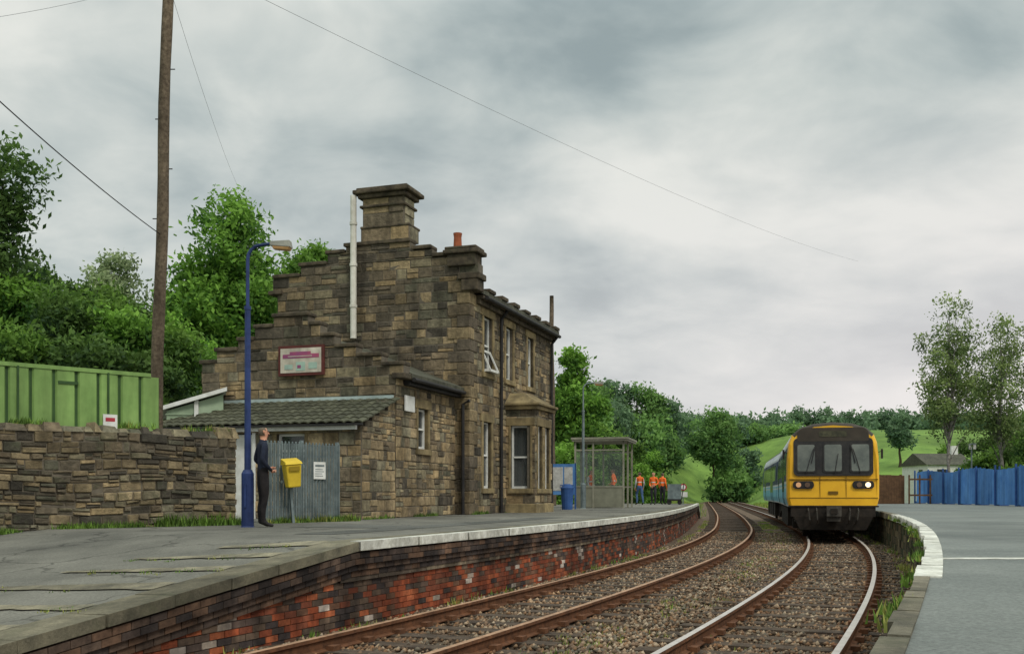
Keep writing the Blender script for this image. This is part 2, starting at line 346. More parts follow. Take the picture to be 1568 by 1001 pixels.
# ------------------------------------------------------------ platforms
mb=MB(); ss=np.arange(sY(2),sY(69),.6); 
def lrow(s):
    e=ldge(s)-.45; return [e,e-.4,e-1,e-2,e-3,e-4.5,e-6,e-9,e-13,e-20]
for a,b in zip(ss[:-1],ss[1:]):
    la,lb=lrow(a),lrow(b)
    for i in range(len(la)-1):
        q=[at(a,la[i]),at(a,la[i+1]),at(b,lb[i+1]),at(b,lb[i])]
        mb.face([(p[0],p[1],zpl(p[0],p[1])) for p in q])
mb.build('station_platform',[m_asph])
ep=empty('platform_edge_wall'); cp=MB(); s=sY(4)
while s<sY(67):
    ln=random.uniform(.75,.95); a,b=s+.008,s+ln-.008; y=np.interp(s,Ss,Ys); ramp=y<11.5
    e0,e1=ldge(a),ldge(b); dj=random.uniform(-.012,.012)
    q=[at(a,e0+.02+dj),at(b,e1+.02+dj),at(b,e1-.47),at(a,e0-.47)]
    top=[(p[0],p[1],zpl(p[0],p[1])+.006+random.uniform(0,.006)) for p in q]; bot=[(p[0],p[1],p[2]-.11) for p in top]
    g=random.uniform(.62,1.05); cp.hexa([*bot,*top],0,(g,g,g*.95))
    if not ramp:
        w=.14; q=[at(a,e0+.028+dj),at(b,e1+.028+dj),at(b,e1+.02-w),at(a,e0+.02-w)]
        top=[(p[0],p[1],zpl(p[0],p[1])+.017) for p in q]; bot=[(p[0],p[1],p[2]-.115) for p in top]
        cp.hexa([*bot,*top],1,(1,1,1))
    s+=ln
m_cop=M('platform_coping',lin(138,131,112),lin(90,87,76),3,.95,.6,40,attr=True,dirt=.35,speck=.18,moss=.35)
cp.build('coping_slabs',[m_cop,m_wht2],ep)
bk=MB(); 
DARK=[lin(92,80,74),lin(74,67,66),lin(106,90,80),lin(98,86,76),lin(114,98,84)]; RED=[lin(164,88,58),lin(146,80,56),lin(178,104,70),lin(132,78,58),lin(118,88,70)]; PALE=[lin(172,162,150),lin(200,192,182)]
def bcol(s,h):
    nzz=math.sin(s*.9)+math.sin(s*2.3+1)+math.sin(s*.37+2)+.8*math.sin(h*9+s)
    if (s*1.0)%5.9<.26 and .05<h<.45 and random.random()<.6: return random.choice(PALE)
    if random.random()<.015: return random.choice(PALE)
    p=.18 if h>.42 else .85
    if nzz<-1.0: p*=.4
    y=np.interp(s,Ss,Ys)
    p*=1-.4*sm(15,30,y)
    c=random.choice(RED) if random.random()<p else random.choice(DARK)
    k=random.uniform(.85,1.1); return tuple(v*k for v in c)
for k in range(4):
    s=sY(4)
    while s<sY(67):
        bl=.225; o=(k%2)*.11; a,b=s+o+.005,s+o+bl-.006; e=ldge(a); d=(.0,-.0,-.035,-.06)[k]
        z0=-.125-k*.076
        q=[at(a,e+d),at(b,e+d),at(b,e-.3),at(a,e-.3)]
        top=[(p[0],p[1],zpl(p[0],p[1])+z0) for p in q]; bot=[(p[0],p[1],p[2]-.066) for p in top]
        c=random.choice([lin(84,74,69),lin(68,62,60),lin(98,84,74),lin(112,90,74)]); bk.hexa([*bot,*top],0,c)
        s+=bl
h=-.30; r=0
while h<.80:
    s=sY(4)+(r%2)*.11; band=.36<h<.46
    while s<sY(67):
        bl=.225 if not band else .45; p=at(s,ldge(s)); 
        if zpl(p[0],p[1])-.36>h+.066 or zpl(p[0],p[1])-.42>h:
            a,b=s+.005,s+bl-.006; e=ldge(a); dd=-.10+random.uniform(-.004,.004)+(.03 if band else 0)+(.02 if h<.1 else 0)
            q=[at(a,e+dd,h),at(b,e+dd,h),at(b,e-.3,h),at(a,e-.3,h)]
            c=bcol(s,h) if not band else random.choice([lin(136,126,108),lin(112,102,90),lin(96,88,78)])
            bk.hexa([*q,*[(t[0],t[1],h+.066) for t in q]],0,c)
        s+=bl
    h+=.075; r+=1
bk.build('brickwork',[m_brick],ep)
mo=MB()
for a,b in zip(ss[:-1],ss[1:]):
    q=[at(a,ldge(a)-.118),at(b,ldge(b)-.118)]
    mo.face([(q[0][0],q[0][1],-.6),(q[1][0],q[1][1],-.6),(q[1][0],q[1][1],zpl(*q[1][:2])-.06),(q[0][0],q[0][1],zpl(*q[0][:2])-.06)])
mo.build('mortar_core',[m_mortar],ep)
# ramp: old stone slabs laid across the edge
mb=MB(); m_slab=M('old_ramp_slab',lin(158,150,126),lin(108,104,90),3,.95,.7,30,attr=True,dirt=.4,speck=.2,moss=.4)
slabw=[]
for Yc,Ln in ((12.0,1.3),(11.2,1.9),(10.4,2.1),(9.5,2.3),(8.6,2.2),(7.8,2.0)):
    s=sY(Yc)-.35; w=.15+random.uniform(-.03,.06); L0=-1.985; nn_=14; pj=0
    J=[random.uniform(-.03,.03) for _ in range(nn_+1)]; K=[random.uniform(-.03,.03) for _ in range(nn_+1)]
    for i in range(nn_):
        a0,a1=L0-i*Ln/nn_,L0-(i+1)*Ln/nn_; t0=w*(1-.045*i); t1=w*(1-.045*(i+1)); o0=-.02*i; o1=-.02*(i+1)
        q=[at(s-t0+o0+J[i],a0),at(s+t0+o0+K[i],a0),at(s+t1+o1+K[i+1],a1),at(s-t1+o1+J[i+1],a1)]
        g=random.uniform(.85,1.1)*(1-.02*i); mb.face([(p[0],p[1],zpl(p[0],p[1])+.014) for p in q],0,(g,g,g)); slabw.append(at(s-t0+o0-.03,a0))
mb.build('ramp_slab_strips',[m_slab])
mb=MB()
for (ya,yb,l0,l1) in ((13.5,24,-3.1,-3.75),(16,17.2,-3.75,-5.6)):
    s=sY(ya)
    while s<sY(yb):
        q=[at(s,l0+.02*math.sin(s*2)),at(s,l1+.02*math.sin(s*3)),at(s+.5,l1+.02*math.sin(s*3+1.5)),at(s+.5,l0+.02*math.sin(s*2+1))]
        mb.face([(p[0],p[1],zpl(p[0],p[1])+.005) for p in q]); s+=.5
mb.build('asphalt_trench_patch',[m_asph2])

# right platform
e=empty('opposite_platform'); mb=MB(); ss2=np.arange(sY(-9),sY(66),.8)
RE=4.95
for a,b in zip(ss2[:-1],ss2[1:]):
    for l0,l1 in ((RE+.02,RE+.5),(RE+.5,RE+3),(RE+3,RE+8),(RE+8,RE+16),(RE+16,RE+40)):
        mb.face([at(a,l0,.85),at(a,l1,.85),at(b,l1,.85),at(b,l0,.85)])
q=[at(sY(65.5),RE,.85),at(sY(65.5),RE+40,.85)]
mb.face([q[0],q[1],(q[1][0],q[1][1],-.6),(q[0][0],q[0][1],-.6)])
mb.build('asphalt_surface',[m_asph3],e)
cp=MB(); s=sY(-9)
while s<sY(65):
    ln=random.uniform(.4,.7); a,b=s+.01,s+ln-.01; y=np.interp((a+b)/2,Ss,Ys); wh=9.2<y<30; d=random.uniform(-.03,.03); g=random.uniform(.7,1.1)
    wd2=.0 if y<9.2 else .08; 
    q=[at(a,RE-.08+d),at(b,RE-.08+d),at(b,RE+wd2+.02),at(a,RE+wd2+.02)]; zt=.856+random.uniform(0,.012)
    cp.hexa([*[(p[0],p[1],.70) for p in q],*[(p[0],p[1],zt) for p in q]],1 if wh else 0,(g,g,g)); s+=ln
cp.build('coping_stones',[m_cop,m_wht2],e)
st=MB(); h=-.3
while h<.70:
    rh=random.uniform(.12,.2); rh=min(rh,.705-h); s=sY(-9)
    while s<sY(65):
        ln=random.uniform(.25,.55); a,b=s+.008,s+ln-.008; dd=random.uniform(0,.03); c=random.choice([lin(110,100,78),lin(84,78,62),lin(126,114,88),lin(74,80,56)])
        q=[at(a,RE-dd,h+.005),at(b,RE-dd,h+.005),at(b,RE+.2,h+.005),at(a,RE+.2,h+.005)]
        st.hexa([*q,*[(t[0],t[1],h+rh-.008) for t in q]],0,c); s+=ln
    h+=rh
st.build('stone_facing',[m_rubble],e)
mb=MB(); mb.box(3.80,26,9.20,9.40,.853,.856); mb.build('painted_line',[m_wht2],e)
# weeds
PP=[];HH=[];CC=[]
def weed(x,y,z,h,c): PP.append((x,y,z));HH.append(h);CC.append(c)
yg=lin(156,160,86); gg=lin(112,144,62); dg=lin(84,110,50)
for i in range(1700):
    s=random.uniform(sY(7),sY(60)); kind=random.random()
    if kind<.55: p=at(s,random.gauss(1.7,.32)); h=random.uniform(.03,.11)
    elif kind<.68: p=at(s,-1.42+random.gauss(0,.06)); h=random.uniform(.05,.16)
    elif kind<.9: p=at(s,4.78+random.gauss(0,.07)); h=random.uniform(.06,.2)
    else: p=at(s,random.uniform(-1.3,4.8)); h=random.uniform(.03,.06)
    if math.sin(s*1.3)+math.sin(s*.47+2)<-.2: continue
    weed(p[0],p[1],-.2,h,random.choice([yg,gg,yg]))
for p in slabw:
    if random.random()<.4:
        for k in range(2): x_,y_=p[0]+random.gauss(0,.06),p[1]+random.gauss(0,.05); weed(x_,y_,zpl(x_,y_),random.uniform(.02,.045),random.choice([gg,yg,dg]))
for i in range(240):
    s=random.uniform(sY(3),sY(30)); p=at(s,RE-.09+random.gauss(0,.03)); 
    if math.sin(s*2.1)>-.2: weed(p[0],p[1],.74,random.uniform(.05,.13),random.choice([gg,yg,dg]))
wd=Vector((.725,.689,0)); wn=Vector((.689,-.725,0)); WE=Vector((-5.3,19.4,0))
for i in range(460):
    k=random.uniform(0,6.5); p=WE-wd*k+wn*(random.uniform(.02,.25)); 
    if math.sin(k*3)>-.6 or k<1.6: weed(p.x,p.y,zpl(p.x,p.y)-.01,random.uniform(.05,.28 if k<1.6 else .16),random.choice([gg,gg,dg]))
for i in range(260):
    k=random.uniform(0,10)
    if math.sin(k*4)+math.sin(k*1.7)>.3: p=WE-wd*k-wn*random.uniform(.1,.4); weed(p.x,p.y,2.62,random.uniform(.05,.16),random.choice([gg,dg,yg]))
for i in range(220):
    t=random.random(); weed(-4.9+t*1.5,20.2+t*1.9+random.uniform(-.15,.1),.84,random.uniform(.05,.2),random.choice([gg,yg,dg]))
for i in range(260):
    y_=random.uniform(-5.7,8); x_=(-.42 if y_<0 else 0)+random.uniform(.02,.1)
    if math.sin(y_*2.2)>0: weed(-1.22+.949*x_+.316*y_,28.5-.316*x_+.949*y_,.84,random.uniform(.05,.14),random.choice([gg,dg]))
blades('trackside_weeds',PP,HH,CC,10,.05)
P=[];H=[];C=[]
for i in range(5000):
    s=random.uniform(sY(66),sY(150)); l=random.choice([-1,1]); lat=(-2.2-abs(random.gauss(0,3))) if l<0 else 5.6+abs(random.gauss(0,3)); p=at(s,lat)
    P.append((p[0],p[1],max(terr(p[0],p[1]),-.5)));H.append(random.uniform(.3,.8));C.append(random.choice([gg,yg,gg]))
blades('lineside_long_grass',P,H,C,8,.3)

# ------------------------------------------------------------ stone wall generator
PAL=[(.35,.265,.155),(.29,.228,.14),(.385,.305,.19),(.26,.205,.13),(.22,.175,.12),(.285,.25,.17),(.235,.215,.155),(.16,.135,.10)]
SOOT=[(.085,.077,.063),(.115,.10,.08),(.145,.125,.095),(.18,.15,.11),(.225,.182,.125),(.14,.135,.10)]
def stones(mb,mp,Lf,Rf,h0,h1,rh=(.2,.32),wd_=(.3,.7),cuts=(),thick=.35,soot=lambda u,h:.2,prot=(.004,.03),brk=(),mortar=True,mul=1.,jit=.010,split=.16):
    hs=[h0]; marks=sorted(set([b for b in brk if h0<b<h1]+[h1]))
    for mk in marks:
        while hs[-1]<mk-1e-6:
            r=random.uniform(*rh)
            if mk-hs[-1]-r<rh[0]*.6: r=mk-hs[-1]
            hs.append(min(mk,hs[-1]+r))
    def blk(u,v,a,b,mid):
        c=random.choice(SOOT if random.random()<soot(u,mid) else PAL); k=random.uniform(.78,1.15)*mul
        d=random.uniform(*prot); g=.005; J=lambda:random.uniform(-jit,jit)
        if v-u<.03 or b-a<.03: return
        j=lambda:random.uniform(.006,min(.03,(b-a)*.2))
        P=[mp(u+g,a+g,-.005),mp(v-g,a+g,-.005),mp(v-g,b-g,-.005),mp(u+g,b-g,-.005)]
        P+=[mp(u+g+j(),a+g+j()+J()*.5,d+random.uniform(-.008,.012)),mp(v-g-j(),a+g+j()+J()*.5,d+random.uniform(-.008,.012)),mp(v-g-j(),b-g-j()+J()*.5,d+random.uniform(-.008,.012)),mp(u+g+j(),b-g-j()+J()*.5,d+random.uniform(-.008,.012))]
        mb.hexa(P,0,tuple(t*k for t in c),skip=(0,))
    for a,b in zip(hs[:-1],hs[1:]):
        mid=(a+b)/2; iv=[(Lf(mid),Rf(mid))]
        for (cu0,cu1,ch0,ch1) in cuts:
            if ch0<mid<ch1:
                nv=[]
                for (p,q) in iv:
                    if cu1<=p or cu0>=q: nv.append((p,q))
                    else:
                        if cu0>p: nv.append((p,cu0))
                        if cu1<q: nv.append((cu1,q))
                iv=nv
        for (p,q) in iv:
            if q-p<.03: continue
            if mortar: mb.mbox(mp,p,q,a,b,-thick,0,1)
            u=p
            while u<q-1e-4:
                w=random.uniform(*wd_); 
                if random.random()<.15: w*=1.4
                if q-u-w<wd_[0]*.6: w=q-u
                v=min(q,u+w); rr_=random.random()
                if rr_<split: 
                    m_=a+(b-a)*random.uniform(.38,.62); blk(u,v,a,m_,mid); blk(u,v,m_,b,mid)
                elif rr_<split+.08 and v-u>.3:
                    m_=a+(b-a)*.5; n_=u+(v-u)*random.uniform(.4,.6); blk(u,n_,a,b,mid); blk(n_,v,a,m_,mid); blk(n_,v,m_,b,mid)
                else: blk(u,v,a,b,mid)
                u=v
m_pane=M('pane_tinted',(.05,.06,.06),(.1,.11,.11),1,.05,spec=.8,alpha=.55)
def window(par,mp,u0,u1,h0,h1,curt=True,open_=False,sur=.14):
    a=MB()
    a.mbox(mp,u0-sur-.08,u1+sur+.08,h1,h1+.24,-.2,.045,0); a.mbox(mp,u0-sur-.03,u1+sur+.03,h0-.15,h0,-.2,.075,0)
    a.mbox(mp,u0-sur,u0,h0,h1,-.2,.04,0); a.mbox(mp,u1,u1+sur,h0,h1,-.2,.04,0)
    a.build('window_surround',[m_dress],par,bevel=.012)
    f=MB(); t=.055; D0,D1=-.16,-.09
    f.mbox(mp,u0,u0+t,h0,h1,D0,D1); f.mbox(mp,u1-t,u1,h0,h1,D0,D1); f.mbox(mp,u0+t,u1-t,h1-t,h1,D0,D1); f.mbox(mp,u0+t,u1-t,h0,h0+t*1.3,D0,D1)
    hm=(h0+h1)/2; f.mbox(mp,u0+t,u1-t,hm-.025,hm+.025,D0,D1+.01)
    if open_:
        for (p,q) in ((h0+.02,h0+.09),(h0+.62,h0+.68)): f.hexa([mp(u0,p,-.08),mp(u1,p,-.08),mp(u1,q,-.08),mp(u0,q,-.08),mp(u0,p-.0,.22 if p<h0+.3 else -.05),mp(u1,p,.22 if p<h0+.3 else -.05),mp(u1,q,.22 if p<h0+.3 else -.05),mp(u0,q,.22 if p<h0+.3 else -.05)])
        for uu in (u0,u1-.05): f.hexa([mp(uu,h0+.05,.20),mp(uu+.05,h0+.05,.20),mp(uu+.05,h0+.65,-.08),mp(uu,h0+.65,-.08),mp(uu,h0+.05,.24),mp(uu+.05,h0+.05,.24),mp(uu+.05,h0+.68,-.04),mp(uu,h0+.68,-.04)])
    f.build('sash_frame',[m_white],par)
    g=MB(); g.mbox(mp,u0+t,u1-t,h0+t,h1-t,-.145,-.14); g.build('glass_pane',[m_pane],par)
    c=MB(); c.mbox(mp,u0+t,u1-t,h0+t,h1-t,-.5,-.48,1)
    if curt:
        n=10
        for i in range(n):
            p=u0+t+(u1-u0-2*t)*i/n; q=u0+t+(u1-u0-2*t)*(i+1)/n; c.mbox(mp,p,q,h0+t,hm,-.22-(i%2)*.02,-.2-(i%2)*.02,0)
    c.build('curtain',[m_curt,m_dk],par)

# ------------------------------------------------------------ station house
HR=-math.radians(18.4); house=empty('stone_station_house',(-1.22,28.5,.85),HR)
G=lambda y0:(lambda u,h,d:(u,y0-d,h))
T=lambda x0:(lambda u,h,d:(x0+d,u,h))
def Lg(h): return -6.14 if h<6.6 else (-6.30 if h<7.05 else (-5.35 if h<7.35 else (-4.45 if h<7.65 else -3.85)))
def Rg(h): return 0 if h<6.35 else (.18 if h<6.75 else (.3 if h<7.05 else (.0 if h<7.30 else (-1.1 if h<7.55 else -1.8))))
SW=(.26,.68)
mb=MB()
stones(mb,G(0),Lg,Rg,0,7.82,(.19,.33),SW,soot=lambda u,h:.22+.45*sm(3.5,7,h)+.25*math.sin(u*1.3+h),brk=(6.35,6.6,6.75,7.05,7.3,7.35,7.55,7.65),split=.1)
wA=(1.2,1.95,4.15,5.8); wB=(3.2,3.9,4.15,5.8); wC=(5.45,6.1,4.15,5.8); wD=(1.15,1.85,.75,2.7)
stones(mb,T(0),lambda h:0,lambda h:8.2,0,6.3,(.17,.30),(.22,.5),cuts=(wA,wB,wC,wD,(3.3,4.9,.0,3.2)),soot=lambda u,h:.18+.25*sm(4,6.3,h),brk=(.75,2.7,3.2,4.15,5.8),mul=1.12)
stones(mb,lambda u,h,d:(-6.14-d,u,h),lambda h:0,lambda h:8.2,0,6.3,(.25,.35),(.4,.8),soot=lambda u,h:.4)
stones(mb,lambda u,h,d:(u,8.2+d,h),lambda h:-6.14 if h<6.5 else -6.14+(h-6.5)*2.3,lambda h:0 if h<6.5 else -(h-6.5)*2.3,0,7.6,(.25,.35),(.4,.8),soot=lambda u,h:.5)
mb.build('main_walls',[m_stone,m_mortar],house)
for i,w in enumerate((wA,wB,wC,wD)): window(house,T(0),*w,curt=True,open_=(i==0))
q=MB(); h=0; i=0
while h<6.3:
    hh=.33; l1,l2=((.62,.34) if i%2 else (.34,.62)); c=random.choice([(.24,.19,.12),(.17,.138,.095),(.29,.23,.14),(.13,.11,.085)]); k=random.uniform(.8,1.1); c=tuple(v*k for v in c)
    q.box(-l1,.045,-.045,l2,h+.006,h+hh-.008,0,c); h+=hh; i+=1
q.build('quoins',[m_stone],house,bevel=.02)
cpn=MB()
def coping(mbx,u0,u1,h,y0,y1,t=.11,ov=.04): mbx.box(u0-ov,u1+ov,y0-ov,y1+ov,h,h+t,0)
for u0,u1,h in ((-6.30,-5.4,7.05),(-5.42,-4.5,7.35),(-4.52,-3.9,7.65),(-3.92,-1.8,7.82),(-1.76,-1.15,7.58),(-1.12,-.62,7.33)): coping(cpn,u0+.05,u1-.02,h,-.03,.4)
coping(cpn,-6.35,-6.0,6.55,-.08,.4,.12,.05)
cpn.build('gable_copings',[m_dstone],house,bevel=.025)
k=MB(); k.box(-.62,.22,-.12,.5,7.0,7.34); k.box(-.72,.34,-.2,.6,7.34,7.46); k.box(-.68,.28,-.16,.55,7.46,7.55); k.box(-.2,.30,-.10,.45,6.3,6.62); k.box(-.3,.36,-.12,.5,6.62,6.8)
k.build('corner_kneeler',[m_dstone],house,bevel=.03)
k=MB(); k.tube([(-.45,.3,7.5),(-.45,.3,7.9),(-.45,.3,8.02)],[.13,.11,.13],12); k.build('chimney_pot',[m_clay],house,smooth=False)
c=MB(); 
stones(c,G(-.04),lambda h:-3.28 if h>8.3 else -3.34,lambda h:-1.98 if h>8.3 else -1.82,7.9,9.15,(.3,.40),(.6,1.1),soot=lambda u,h:.1,brk=(8.3,),thick=.7,split=0,mul=1.2)
stones(c,lambda u,h,d:(-1.98+d,u,h),lambda h:.03,lambda h:.66,8.3,9.15,(.3,.40),(.4,.7),thick=.1,soot=lambda u,h:0,split=0,mul=1.3)
stones(c,lambda u,h,d:(-1.82+d,u,h),lambda h:.03,lambda h:.66,7.9,8.3,(.3,.40),(.4,.7),thick=.1,soot=lambda u,h:.1,split=0)
stones(c,lambda u,h,d:(-3.28-d,u,h),lambda h:.03,lambda h:.66,7.9,9.15,(.3,.36),(.4,.7),thick=.1,soot=lambda u,h:.6)
c.build('chimney_stack',[m_stone,m_mortar],house)
c=MB(); c.box(-3.36,-1.90,-.12,.78,8.88,8.96); c.box(-3.40,-1.86,-.16,.82,9.15,9.27); c.box(-3.52,-1.74,-.26,.92,9.27,9.39); c.box(-3.44,-1.82,-.18,.84,9.39,9.46); c.box(-3.36,-1.80,-.08,.75,8.28,8.36)
c.build('chimney_cornice',[m_dstone],house,bevel=.03)
p=MB(); p.tube([(-3.52,-.17,5.1),(-3.52,-.17,7.3),(-3.52,-.17,9.25)],.09,12); 
for z in (6.0,7.2,8.4): p.tube([(-3.52,-.17,z),(-3.52,-.17,z+.08)],.11,12)
p.build('white_flue_pipe',[M('dirty_white_pipe',lin(232,230,220),lin(200,196,182),3,.6,dirt=.15,streak=.15)],house,smooth=False)
r=MB(); r.hexa([(-6.2,.3,6.2),(-3.07,.3,7.45),(-3.07,8.1,7.45),(-6.2,8.1,6.2),(-6.2,.3,6.3),(-3.07,.3,7.55),(-3.07,8.1,7.55),(-6.2,8.1,6.3)],0,(1,1,1)); r.hexa([(-3.07,.3,7.45),(.28,.3,6.28),(.28,8.4,6.28),(-3.07,8.4,7.45),(-3.07,.3,7.55),(.28,.3,6.4),(.28,8.4,6.4),(-3.07,8.4,7.55)],0,(1,1,1))
r.build('main_roof',[m_slate],house)
r=MB(); r.box(-.02,.16,.5,8.35,6.02,6.16); r.box(-.02,.26,.5,8.4,6.16,6.27)
yy=.9
while yy<8.3: r.box(-.1,.32,yy,yy+.55,6.41,6.50+.03*random.random()); yy+=1.15
r.build('eaves_cornice',[m_dstone],house,bevel=.02)
r=MB(); r.tube([(.33,.6,6.2),(.33,8.3,6.2)],.06,8); r.tube([(.3,2.55,6.15),(.1,2.55,5.9),(.1,2.55,0)],.05,8); r.tube([(.3,8.05,6.15),(.1,8.05,5.9),(.1,8.05,0)],.05,8); r.tube([(.08,-.14,3.2),(-.12,-.14,3.1),(-.12,-.14,0)],.05,8)
r.build('rainwater_pipes',[m_black],house)
b=MB()
stones(b,G(3.25),lambda h:0,lambda h:.95,0,3.2,(.22,.32),(.3,.5),cuts=((.17,.80,.75,2.7),),thick=.25,soot=lambda u,h:.05,brk=(.75,2.7),mul=1.25)
stones(b,T(.95),lambda h:3.25,lambda h:5.05,0,3.2,(.22,.32),(.3,.5),cuts=((3.5,4.0,.75,2.7),(4.25,4.8,.75,2.7)),thick=.25,soot=lambda u,h:.05,brk=(.75,2.7),mul=1.25)
stones(b,lambda u,h,d:(u,5.05+d,h),lambda h:0,lambda h:.95,0,3.2,(.22,.32),(.3,.5),thick=.25)
b.build('bay_walls',[m_stone,m_mortar],house)
window(house,G(3.25),.17,.80,.75,2.7,sur=.07); window(house,T(.95),3.5,4.0,.75,2.7,sur=.07); window(house,T(.95),4.25,4.8,.75,2.7,sur=.07)
b=MB(); b.box(-.02,1.07,3.13,5.17,3.2,3.32); b.box(-.02,1.14,3.06,5.24,3.32,3.40)
b.hexa([(0,3.1,3.4),(1.08,3.1,3.4),(1.08,5.2,3.4),(0,5.2,3.4),(0,3.6,3.75),(.5,3.6,3.75),(.5,4.7,3.75),(0,4.7,3.75)]); b.box(-.02,1.02,3.18,5.12,-.05,.28)
b.build('bay_roof_and_plinth',[m_dress],house,bevel=.02)
wing_cut=(-2.62,-1.95,1.75,2.8)
w=MB()
def Lw(h): return -6.0 if h<4.0 else (-5.55 if h<4.3 else (-4.9 if h<4.55 else (-4.4 if h<4.85 else -3.85)))
def Rw(h): return -.42 if h<3.5 else (-.2 if h<3.75 else (-.8 if h<4.0 else (-1.5 if h<4.25 else (-2.1 if h<4.55 else (-2.5 if h<4.85 else -2.85)))))
stones(w,G(-3.94),Lw,Rw,0,5.1,(.19,.31),SW,soot=lambda u,h:.18+.4*sm(3,5,h),brk=(3.5,3.75,4.0,4.3,4.25,4.55,4.85),thick=.35,split=.1)
stones(w,T(-.42),lambda h:-3.94,lambda h:0,0,3.45,(.16,.28),(.22,.5),cuts=(wing_cut,),soot=lambda u,h:.08,brk=(1.75,2.8),mul=1.22)
stones(w,lambda u,h,d:(-6.0-d,u,h),lambda h:-3.94,lambda h:0,0,3.8,(.25,.35),(.4,.8),soot=lambda u,h:.3)
w.build('wing_walls',[m_stone,m_mortar],house)
window(house,T(-.42),*wing_cut,curt=False,sur=.1)
c=MB()
for u0,u1,h in ((-6.05,-5.58,4.0),(-5.6,-4.93,4.3),(-4.92,-4.43,4.55),(-4.42,-3.88,4.85),(-3.87,-2.83,5.1),(-2.8,-2.5,4.85),(-2.47,-2.1,4.55),(-2.07,-1.5,4.25),(-1.47,-.8,4.0),(-.77,-.2,3.75)): coping(c,u0+.03,u1-.02,h,-3.97,-3.6,.10,.04)
c.box(-.5,-.14,-4.02,-3.5,3.42,3.56); c.build('wing_copings',[m_dstone],house,bevel=.025)
r=MB(); r.hexa([(-3.3,-3.62,4.75),(-.12,-3.62,3.45),(-.12,-.06,3.45),(-3.3,-.06,4.75),(-3.3,-3.62,4.85),(-.12,-3.62,3.57),(-.12,-.06,3.57),(-3.3,-.06,4.85)]); r.hexa([(-6.1,-3.62,3.75),(-3.3,-3.62,4.75),(-3.3,-.06,4.75),(-6.1,-.06,3.75),(-6.1,-3.62,3.85),(-3.3,-3.62,4.85),(-3.3,-.06,4.85),(-6.1,-.06,3.85)])
r.build('wing_roof',[m_slate],house); r=MB(); r.tube([(-.08,-3.6,3.42),(-.08,-.1,3.42)],.055,8); r.box(-.42,-.2,-3.55,-.05,3.3,3.44); r.build('wing_gutter',[m_black],house)
l=MB()
stones(l,G(-5.74),lambda h:-5.9,lambda h:-.45,0,2.15,(.16,.28),(.24,.5),cuts=((-4.1,-3.3,0,2.02),(-2.65,-1.9,1.2,2.02)),soot=lambda u,h:.08,brk=(1.2,2.02),mul=1.22)
stones(l,T(-.44),lambda h:-5.72 if h<2.15 else -5.72+(h-2.15)*2.4,lambda h:-3.95,0,2.85,(.16,.28),(.24,.5),soot=lambda u,h:.08,mul=1.22,brk=(2.15,2.3,2.45,2.6),thick=.3)
l.build('lean_to_walls',[m_stone,m_mortar],house)
window(house,G(-5.74),-2.65,-1.9,1.2,2.0,curt=False,sur=.08)
d=MB(); d.box(-4.1,-3.3,-5.70,-5.64,0,2.0,0); d.box(-6.0,-.52,-5.90,-5.80,2.06,2.2,0); d.box(-4.18,-4.1,-5.78,-5.6,0,2.04); d.box(-3.3,-3.22,-5.78,-5.6,0,2.04); d.build('door_and_fascia',[m_white],house)
t=MB(); x=-6.05; nr=7
while x<-.35:
    for rr in range(nr):
        f0,f1=rr/nr,(rr+1)/nr; y0=-5.98+2.0*f0; y1=-5.98+2.0*f1+.05; z0=2.22+.72*f0+.02; z1=2.22+.72*f1; g=random.uniform(.75,1.2); cc=(g,g*1.02,g*.92)
        n=4
        for k_ in range(n):
            a0,a1=x+.23*k_/n,x+.23*(k_+1)/n; b0=.035*math.sin(math.pi*k_/n*1.0); b1=.035*math.sin(math.pi*(k_+1)/n)
            t.hexa([(a0,y0,z0+b0-.03),(a1,y0,z0+b1-.03),(a1,y1,z1+b1-.03),(a0,y1,z1+b0-.03),(a0,y0,z0+b0),(a1,y0,z0+b1),(a1,y1,z1+b1),(a0,y1,z1+b0)],0,cc)
    x+=.23
t.build('lean_to_pantiles',[m_slate],house)
f=MB(); f.box(-6.0,-.46,-4.04,-3.955,2.93,3.01); f.build('lead_flashing',[M('lead_flashing_pale',lin(176,192,190),lin(150,164,160),5,.7)],house)
s_=MB(); s_.box(-6.05,-.3,-6.0,-5.94,2.15,2.20); s_.build('gutter',[m_black],house)
sg=MB(); sg.box(-3.64,-2.34,-4.06,-4.0,3.58,4.34,0); sg.box(-3.57,-2.41,-4.072,-4.06,3.65,4.27,1)
sg.box(-3.50,-2.47,-4.08,-4.072,4.02,4.12,2); sg.box(-3.30,-2.70,-4.08,-4.072,4.12,4.18,2); sg.box(-3.35,-2.66,-4.083,-4.080,4.055,4.075,1)
sg.box(-3.45,-3.22,-4.08,-4.072,3.74,3.86,4); sg.box(-3.12,-2.86,-4.08,-4.072,3.70,3.92,4); sg.box(-2.76,-2.52,-4.08,-4.072,3.74,3.9,4); sg.box(-3.08,-2.98,-4.084,-4.08,3.76,3.84,2)
sg.build('painted_wall_sign',[M('sign_frame_maroon',lin(96,48,44),lin(70,40,36),4,.7),M('sign_cream',lin(222,214,198),lin(190,182,164),5,.7,streak=.2),M('faded_red',lin(168,84,108),lin(128,76,120),3,.8),m_bluep,M('sign_green',lin(158,184,168),lin(140,160,150),4,.6)],house)
s2=MB(); s2.box(-.36,-.33,-3.55,-2.98,2.66,3.05); s2.build('small_white_notice',[m_white],house)

